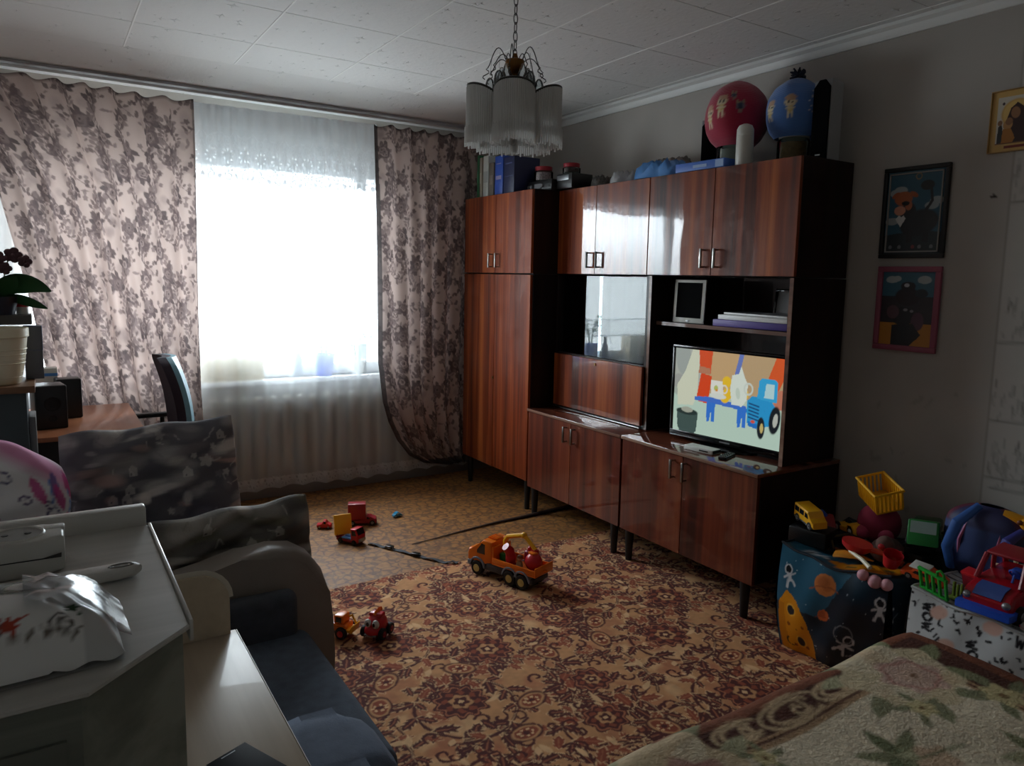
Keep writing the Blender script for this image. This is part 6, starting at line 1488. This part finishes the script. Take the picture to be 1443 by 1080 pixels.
for i, (y, z, s, lb) in enumerate([(1.487, .385, .021, 'leftmost of three pale pink toy balls between the two bags'), (1.445, .372, .025, 'middle of three pale pink toy balls between the two bags'), (1.405, .372, .022, 'rightmost of three pale pink toy balls between the two bags')]):
    b = B(); b.ball((0, 0, 0), s, 18, 12); tag(obj('toy_ball', b, M['pink'], loc=(2.515+.01*i, y+0.045, z+0.045)), lb, 'toy', 'pale pink balls between the bags')
toy_lump('brownish crumpled soft toy behind the red cup at the right of the space bag', (2.76, 1.590, 0.410), [('body', lambda b: b.ball((0, 0, .05), (.07, .06, .05), 16, 10), plain('brown_plush', S(92, 66, 60), .95, .2, 30)), ('head', lambda b: b.ball((-.05, -.02, .09), (.035, .033, .033), 14, 9), plain('brown_plush_light', S(110, 82, 74), .95)), ('nose', lambda b: b.ball((-.082, -.025, .088), (.012, .014, .012), 10, 7), M['red'])], 0, 'soft_toy')
toy_lump('black bag strap heap in the middle of the space bag', (2.74, 1.745, 0.417), [('heap', lambda b: (b.tube([(-.1, .0, .01), (-.05, .05, .04), (.03, .02, .05), (.08, -.04, .02)], .012, 8), b.tube([(-.07, -.06, .01), (0, -.02, .03), (.06, .05, .02)], .012, 8)), M['black'])], 0, 'strap')
# toys on the white bag (top about z=.40)
def gext(t, body):
    b = B(); b.box(-.10, -.05, .05, .015, .05, .105, .012, 3); obj('tank', b, plain('dark_green_plastic', S(24, 74, 40), .3), t)
    b = B(); b.prism([(.087, .11), (.103, .069), (.105, .069), (.089, .112)], .09, XZ(.045)); obj('windscreen', b, plain('pale_windscreen', S(150, 172, 164), .2), t)
toy_car('toy_truck', 'green toy truck with pale windscreen behind the orange car on the white bag', (2.90, 1.515, 0.475), 0, .22, .11, .11, M['green'], None, [(-.5, .2), (-.5, .45), (.15, .45), (.16, 1.0), (.38, 1.05), (.48, .6), (.5, .2)], [[(.22, .6), (.22, .9), (.36, .9), (.42, .6)]], M['silver'], .026, rot=(.05, -.10, -2.75), extra=gext)
toy_lump('dark toy crate under the green truck on the white bag', (2.91, 1.53, 0.425), [('crate', lambda b: b.box(-.11, -.06, 0, .11, .06, .04, .008), M['black'])], 0, 'toy_crate')
toy_car('toy_car', 'orange and white toy car at the left rim of the white bag', (2.62, 1.360, 0.452), 0, .15, .06, .05, plain('red_orange', S(220, 84, 34), .3), None, CARP, WINP, M['silver'], .014, rot=(.25, .05, -1.5), extra=lambda t, body: obj('roof', (lambda b: (b.box(-.045, -.026, .0495, .02, .026, .054, .003), b)[1])(B()), M['plastic_white'], t))
t = thing('toy_grate', 'bright green toy gate standing at the front edge of the white bag', 'toy', (2.545, 1.285, 0.445), 0, None, (.35, .1, -1.75))
b = B()
for i in range(5): b.box(-.05+i*.025-.004, -.005, 0, -.05+i*.025+.004, .005, .085, .0015)
b.box(-.056, -.006, 0, .056, .006, .009, .002); b.box(-.056, -.006, .078, .056, .006, .087, .002); obj('bars', b, M['bright_green'], t)
b = B(); b.tube([(.02, 0, .085), (.022, 0, .105), (.034, 0, .115), (.046, 0, .105), (.048, 0, .085)], .0045, 8); obj('handle', b, M['bright_green'], t)
t = thing('toy_pins', 'small yellow-green toy pieces beside the bright green gate', 'toy', (2.60, 1.225, 0.430)); b = B()
for i in range(4): b.box(-.006, -.02+i*.013, .004*i, .006, -.012+i*.013, .055+.006*(i % 2), .002)
b.box(-.012, -.026, 0, .012, .034, .012, .003); obj('pieces', b, plain('olive_plastic', S(120, 140, 50), .4), t)
# backpack
t = thing('backpack', 'small blue and maroon backpack standing open at the back of the white bag', 'backpack', (2.93, 1.30, 0.425), 0)
n, k = 30, 24; U, V = np.meshgrid(np.linspace(0, 2*PI, n), np.linspace(0, 1, k))
rad = np.where(V < .75, 1, np.sqrt(np.clip(1-((V-.75)/.262)**2, 0, 1)))*(.86+.14*np.sin(V*PI))
sq = 1/np.maximum(np.abs(np.cos(U))**2.6+np.abs(np.sin(U))**2.6, 1e-6)**(1/2.6)
P = np.stack([.085*rad*sq*np.cos(U), .155*rad*sq*np.sin(U), .27*V], -1)
c_ = np.zeros(P.shape)+np.array(S(40, 42, 84)); c_[np.abs(np.sin(U)) > .8] = np.array(S(96, 30, 50)); c_[(np.cos(U) < -.2)&(np.abs(V-.45) < .25)] = np.array(S(52, 70, 120))
grid('body', [P, np.stack([P[0]*0+[0, 0, .001], P[0]])], [c_, np.zeros((2, n, 3))+.02], vcol('nylon', .6, .1, 200), t)
b = B(); b.tube([(-.08, .09, .02), (-.13, .085, .11), (-.12, .06, .21), (-.05, .02, .275)], [.016, .02, .02, .014], 8, flat=.5); lab(obj('strap', b, plain('blue_strap', S(48, 96, 170), .6), t), 'light blue shoulder strap')
b = B(); b.tube([(-.08, -.10, .03), (-.13, -.09, .10), (-.12, -.115, .19), (-.05, -.13, .22)], [.016, .02, .02, .014], 8, flat=.5); lab(obj('strap', b, plain('violet_strap', S(58, 60, 140), .6), t), 'violet blue shoulder strap')
b = B(); b.tube([(-.06, .075, .03), (-.085, .065, .14), (-.07, .04, .23)], .006, 6); b.tube([(-.06, -.075, .03), (-.085, -.065, .12), (-.07, -.07, .2)], .006, 6); obj('zip', b, plain('pink_zip', S(190, 110, 150), .5), t)
# red block, robot, big red and blue car
toy_lump('dark red toy block between the green gate and the big red car', (2.70, 1.210, 0.432), [('block', lambda b: b.box(-.02, -.045, 0, .02, .045, .085, .004, 2, M=RY(-.3)), M['dark_red']), ('edge', lambda b: b.box(-.0215, -.046, .078, .0215, .046, .09, .003, 2, M=RY(-.3)), M['red'])], -.2, 'toy_block')
toy_lump('little pale toy robot standing behind the big red car', (2.80, 1.185, 0.435), [('body', lambda b: b.box(-.014, -.026, .04, .014, .026, .10, .005, 3), M['cream_plastic']), ('leg', lambda b: (b.box(-.012, -.024, 0, .012, -.004, .04, .003), b.box(-.012, .004, 0, .012, .024, .04, .003)), M['plastic_white']), ('arm', lambda b: (b.box(-.008, -.04, .06, .008, -.027, .125, .003), b.box(-.008, .027, .06, .008, .04, .125, .003)), M['cream_plastic']), ('panel', lambda b: b.box(-.0155, -.016, .055, -.0142, .016, .088), M['blue'])], .2, 'toy_robot')
bc = thing('toy_car', 'big red toy pickup with blue bumper and empty windows, front of the white bag', 'toy', (2.655, 1.10, 0.455), 0, None, (.04, .14, 3.08))
LL = .27
b = B(); b.prism([(-.135, .03), (-.135, .085), (-.12, .095), (.03, .095), (.10, .082), (.128, .06), (.13, .03)], .16, XZ(.08), .014, 4); bd2 = obj('body', b, plain('shiny_red', S(168, 22, 36), .22), bc)
b = B()     # cabin of posts and roof, open windows
b.box(-.10, -.068, .158, .0, .068, .17, .008, 3)
for s in (-1, 1):
    b.tube([(.055, s*.070, .092), (.0, s*.062, .163)], .009, 8); b.tube([(-.12, s*.070, .092), (-.10, s*.062, .163)], .010, 8); b.tube([(-.045, s*.072, .092), (-.045, s*.062, .163)], .008, 8)
obj('cabin', b, M['dark_red'], bc)
b = B(); b.prism([(-.15, .02), (-.15, .045), (.12, .04), (.15, .04), (.155, .018), (.13, .014)], .178, XZ(.089), .006, 3); obj('bumper', b, plain('strong_blue', S(36, 84, 196), .25), bc)
b = B(); b.prism([(.062, .0915), (.095, .0855), (.122, .066), (.125, .069), (.097, .0895), (.064, .0945)], .09, XZ(.045)); lab(obj('bonnet_panel', b, plain('dull_blue', S(60, 84, 150), .4), bc), 'blue bonnet panel')
for s in (-1, 1):
    b = B(); b.ball((.124, s*.062, .058), (.012, .014, .012), 14, 9); obj('headlight', b, M['silver'], bc)
b = B(); b.box(-.03, .01, .0955, .0, .045, .13, .008, 3); b.tube([(.03, .03, .095), (.015, .03, .118)], .004, 6); b.lathe([(.018, 0), (.021, .004), (.018, .008)], 16, M=T(.012, .03, .118) @ RY(-1.0), cap=False); obj('seat', b, M['blue'], bc)
for x in (.085, -.085):
    for s in (-1, 1): wheel(bc, x, s*.078, .032, .03, M['silver'], z=.018)
# giraffe-yellow toy, cream box, white-pink toy car at the picture edge
t = thing('toy_figure', 'yellow spotted toy animal head poking up at the right edge above the cream box', 'toy', (2.80, 1.125, 0.535), 0, None, (0, 0, .3))
b = B(); b.tube([(.02, -.06, 0), (.01, -.05, .08), (.0, -.035, .15)], [.03, .026, .03], 12); b.ball((-.012, -.02, .165), (.03, .045, .028), 16, 10); b.tube([(0, .0, .165), (-.005, .05, .185), (-.005, .072, .19)], [.02, .014, .01], 10); b.tube([(0, -.04, .18), (.0, -.045, .215)], [.012, .008], 8); b.tube([(0, -.02, .18), (.0, -.015, .21)], [.008, .008], 8); obj('body', b, plain('amber_toy', S(240, 170, 36), .35), t)
b = B()
for (y, z) in ((.02, .172), (-.035, .13), (-.03, .165), (-.05, .08)): b.ball((-.032+(.0 if z > .16 else .006), y, z), (.006, .009, .009), 10, 6)
obj('spots', b, plain('brown_spots', S(110, 50, 20), .5), t)
t = thing('toy_box', 'cream plastic tub at the right edge on the white bag', 'toy', (2.84, 1.110, 0.432), .1); b = B(); b.box(-.04, -.06, 0, .04, .06, .10, .012, 3); obj('tub', b, M['cream_plastic'], t)
b = B(); b.box(-.043, -.063, .06, .043, .063, .072, .003); obj('band', b, M['cream_plastic'], t)
toy_car('toy_car', 'white and pink toy car at the right edge in front of the big red pickup', (2.575, .945, .437), 0, .14, .07, .055, M['plastic_white'], None, CARP, WINP, M['silver'], .016, rot=(0, .1, 2.6), winm=plain('purple_window', S(80, 50, 110), .2), extra=lambda t, body: obj('stripe', (lambda b: (b.box(-.07, -.0365, .014, .07, .0365, .021, .002), b)[1])(B()), plain('magenta', S(190, 40, 110), .3), t))

# ================================================================== BED AND BLANKET
bdd = thing('bed', 'low bed under the brown flowered blanket in the right foreground', 'bed', (1.3, .0, 0))
b = B(); b.box(-.72, -1.2, .02, .74, 1.06, .26, .02); obj('base', b, M['denim2'], bdd)
b = B(); b.box(-.74, -1.22, .2605, .76, 1.08, .462, .06, 5); obj('mattress', b, plain('mattress_cloth', S(170, 160, 148), .9), bdd)
def blanket():
    bx0, bx1, by1 = .40, 2.115, 1.145      # outer edges of the covered bed
    by0 = -.1
    r_ = .07; drop = .26
    sx = np.concatenate([np.linspace(-drop, bx1-bx0+drop, 470)]); sy = np.linspace(by0, by1+drop, 360)
    SX, SY = np.meshgrid(sx, sy)
    def wrap(t, E):
        d = t-(E-r_); th = np.clip(d/r_, 0, PI/2)
        pos = np.where(d < 0, t, E-r_+r_*np.sin(th)); z = np.where(d < 0, 0, -(r_-r_*np.cos(th))-np.clip(d-r_*PI/2, 0, 9))
        return pos, z
    x1, z1 = wrap(SX+bx0, bx1); x0, z0 = wrap(-(SX), 0.0); xx = np.where(SX < .3, bx0-x0, x1)
    zx = np.where(SX < .3, z0, z1); yy, zy = wrap(SY, by1)
    Z = .497+np.minimum(zx, 0)+zy
    both = (zx < -.001)&(zy < -.001); Z = np.where(both, .497+np.minimum(zx, zy)*1.1, Z)
    # round the far corner in plan
    cx, cy, R = bx1-.16, by1-.16, .16
    dx, dy = xx-cx, yy-cy; out = (dx > 0)&(dy > 0); rr = np.hypot(dx, dy); m = out&(rr > R)
    fx = np.where(m, cx+dx/np.maximum(rr, 1e-6)*R, xx); fy = np.where(m, cy+dy/np.maximum(rr, 1e-6)*R, yy)
    Z = np.where(m, np.minimum(Z, .497-(rr-R)*1.6), Z); xx, yy = fx, fy
    Z = np.maximum(Z, .19)
    flatm = np.clip((Z-.42)/.06, 0, 1)
    Z = Z+flatm*(.010*np.sin(3.1*xx+2.2*yy)+.008*np.sin(6*xx-5*yy+1)+.004*np.sin(15*xx+9*yy))
    # pattern in cloth coordinates u (x) and v (y)
    cv = Cv(2.6, 1.9, .0048, S(124, 70, 44)); r = random.Random(31)
    ox, oy = .4, .3      # cloth = world + offset
    q = lambda x, y: (x+ox, y+oy)
    brown, drk, cream, beige = S(124, 68, 42), S(84, 42, 28), S(222, 208, 178), S(176, 142, 106)
    green, lg, pinkc, rose = S(132, 132, 98), S(172, 168, 132), S(206, 160, 146), S(176, 116, 104)
    cv.rect(0, 0, 2.6, 1.9, brown)
    cv.rect(*q(.3, -.3), *q(2.02, 1.075), drk); cv.rect(*q(.3, -.3), *q(1.925, 1.0), beige); cv.rect(*q(.3, -.3), *q(1.915, .992), drk); cv.rect(*q(.3, -.3), *q(1.905, .982), beige); cv.rect(*q(.3, -.3), *q(1.895, .965), S(222, 206, 178))
    def scroll(x, y, s, rot, m=1):
        for rr0, w in ((1.0, .011), (.68, .010)):
            cv.line([(q(x, y)[0]+s*rr0*1.35*math.cos(a)*math.cos(rot)-s*rr0*.55*math.sin(a)*math.sin(rot), q(x, y)[1]+s*rr0*1.25*math.cos(a)*math.sin(rot)+s*rr0*.55*math.sin(a)*math.cos(rot)) for a in [m*(PI*.15+i*PI*1.6/16) for i in range(17)]], w, S(206, 178, 140))
        cv.line([(q(x, y)[0]+p[0]*math.cos(rot)-p[1]*math.sin(rot), q(x, y)[1]+p[0]*math.sin(rot)+p[1]*math.cos(rot)) for p in spiral(.02, -.005, .008, .02*s/.06, 0, 1.1*m, 12)], .009, S(206, 178, 140))
    scroll(1.45, 1.035, .078, .03); scroll(1.27, 1.04, .06, .1); scroll(1.62, 1.03, .06, 0, -1); scroll(.72, 1.04, .06, 0); scroll(1.98, .74, .06, PI/2); scroll(1.98, .50, .06, PI/2, -1); scroll(1.98, .2, .06, PI/2)
    def bigrose(x, y, s, seed, c1, c2):
        rr = random.Random(seed); X, Y = q(x, y)
        for k in range(9):
            a = k*.7+rr.uniform(-.2, .2); cv.leaf(X+s*1.0*math.cos(a), Y+s*.95*math.sin(a), s*.42, s*.16, a+rr.uniform(-.5, .5), rr.choice([green, lg, S(132, 136, 98)]), .95)
        cv.flower(X, Y, s, 7, rr.random(), c1, .2)
        for k in range(10):
            a = rr.random()*6.28; cv.leaf(X+s*.5*math.cos(a), Y+s*.5*math.sin(a), s*.42, s*.2, a, rr.choice([S(222, 206, 176), S(206, 180, 146), S(216, 196, 164)]), .75); cv.line([(X+s*.2*math.cos(a), Y+s*.2*math.sin(a)), (X+s*.85*math.cos(a+.1), Y+s*.85*math.sin(a+.1))], .006, S(176, 144, 112), .5)
        cv.flower(X+s*.15, Y-s*.15, s*.55, 6, rr.random(), c2, .25, .85); cv.ringf(X+s*.15, Y-s*.15, s*.42, .010, 5, 0, rose, .2, .7); cv.ell(X+s*.15, Y-s*.15, s*.2, s*.16, .3, S(206, 172, 150), .9); cv.ell(X+s*.17, Y-s*.17, s*.08, s*.05, .3, S(130, 96, 70))
    bigrose(1.80, .985, .165, 5, S(206, 188, 152), S(196, 160, 146)); bigrose(1.04, .98, .17, 6, S(208, 184, 148), S(178, 130, 118)); bigrose(.5, .96, .15, 9, S(208, 184, 148), S(178, 130, 118)); bigrose(1.86, .3, .15, 10, S(206, 188, 152), S(196, 160, 146))
    for (x, y, s) in ((1.93, .79, .055), (1.25, .95, .03), (1.70, .86, .035)):
        X, Y = q(x, y)
        for k in range(5): a = k*1.26; cv.leaf(X+s*1.3*math.cos(a), Y+s*1.3*math.sin(a), s*.9, s*.34, a+.2, green)
        cv.flower(X, Y, s, 6, .3, S(206, 190, 140), .3); cv.ell(X, Y, s*.25, s*.2, 0, S(130, 100, 60))
    for (x, y) in ((1.51, .80), (1.15, .75), (1.75, .62), (1.35, .58), (1.6, .45)):
        X, Y = q(x, y)
        for k in range(6): a = .4+k*1.05; cv.leaf(X+.045*math.cos(a), Y+.04*math.sin(a), .06, .020, a, r.choice([green, S(112, 116, 82), lg]))
        cv.flower(X+.05, Y-.05, .05, 5, 1, S(200, 170, 140), .3); cv.line([(X-.1, Y-.06), (X, Y-.02), (X+.14, Y-.06)], .008, green)
    for _ in range(1): cv.a[1:-1, 1:-1] = (cv.a[:-2, 1:-1]+cv.a[2:, 1:-1]+cv.a[1:-1, :-2]+cv.a[1:-1, 2:]+cv.a[1:-1, 1:-1]*2)/6
    cv.noise(.13, .011); cv.noise(.10, .03); cv.noise(.08, .12)
    C = cv.at(np.clip(SX+bx0+ox, 0, 2.59), np.clip(SY+oy, 0, 1.89))
    m_ = vcol('plush_blanket_pile', .95, .9, 110)
    o = grid('blanket', np.stack([xx, yy, Z], -1), C, m_)
    tag(o, 'plush brown blanket with cream roses spread over the bed', 'blanket')
blanket()

# ================================================================== LIGHT: overcast sky through the window
w = bpy.data.worlds.new('overcast_sky'); SC.world = w; w.use_nodes = True
nt = w.node_tree; nt.nodes.clear()
wo = nt.nodes.new('ShaderNodeOutputWorld'); bg = nt.nodes.new('ShaderNodeBackground')
tc = nt.nodes.new('ShaderNodeTexCoord'); sx_ = nt.nodes.new('ShaderNodeSeparateXYZ'); rp = nt.nodes.new('ShaderNodeValToRGB')
nt.links.new(tc.outputs['Generated'], sx_.inputs[0]); nt.links.new(sx_.outputs['Z'], rp.inputs[0])
rp.color_ramp.elements[0].position = .0; rp.color_ramp.elements[0].color = (.40, .43, .45, 1)
rp.color_ramp.elements[1].position = .06; rp.color_ramp.elements[1].color = (.89, .96, 1.03, 1)
nt.links.new(rp.outputs[0], bg.inputs[0]); bg.inputs[1].default_value = 20.5; nt.links.new(bg.outputs[0], wo.inputs[0])
ld = bpy.data.lights.new('window_daylight', 'AREA'); ld.shape = 'RECTANGLE'; ld.size = HX1-HX0; ld.size_y = HZ1-HZ0
ld.cycles.is_portal = True
lo = bpy.data.objects.new('window_daylight', ld); COL.objects.link(lo); lo.location = ((HX0+HX1)/2, YW+.3, (HZ0+HZ1)/2); lo.rotation_euler = (-PI/2, 0, 0)
SC.cycles.max_bounces = 10; SC.cycles.diffuse_bounces = 5; SC.cycles.transparent_max_bounces = 24; SC.cycles.transmission_bounces = 8; SC.cycles.caustics_reflective = False; SC.cycles.caustics_refractive = False
SC.view_settings.view_transform = 'Standard'; SC.view_settings.look = 'None'; SC.view_settings.gamma = 1.0; SC.view_settings.use_curve_mapping = False
SC.view_settings.exposure = 0.0
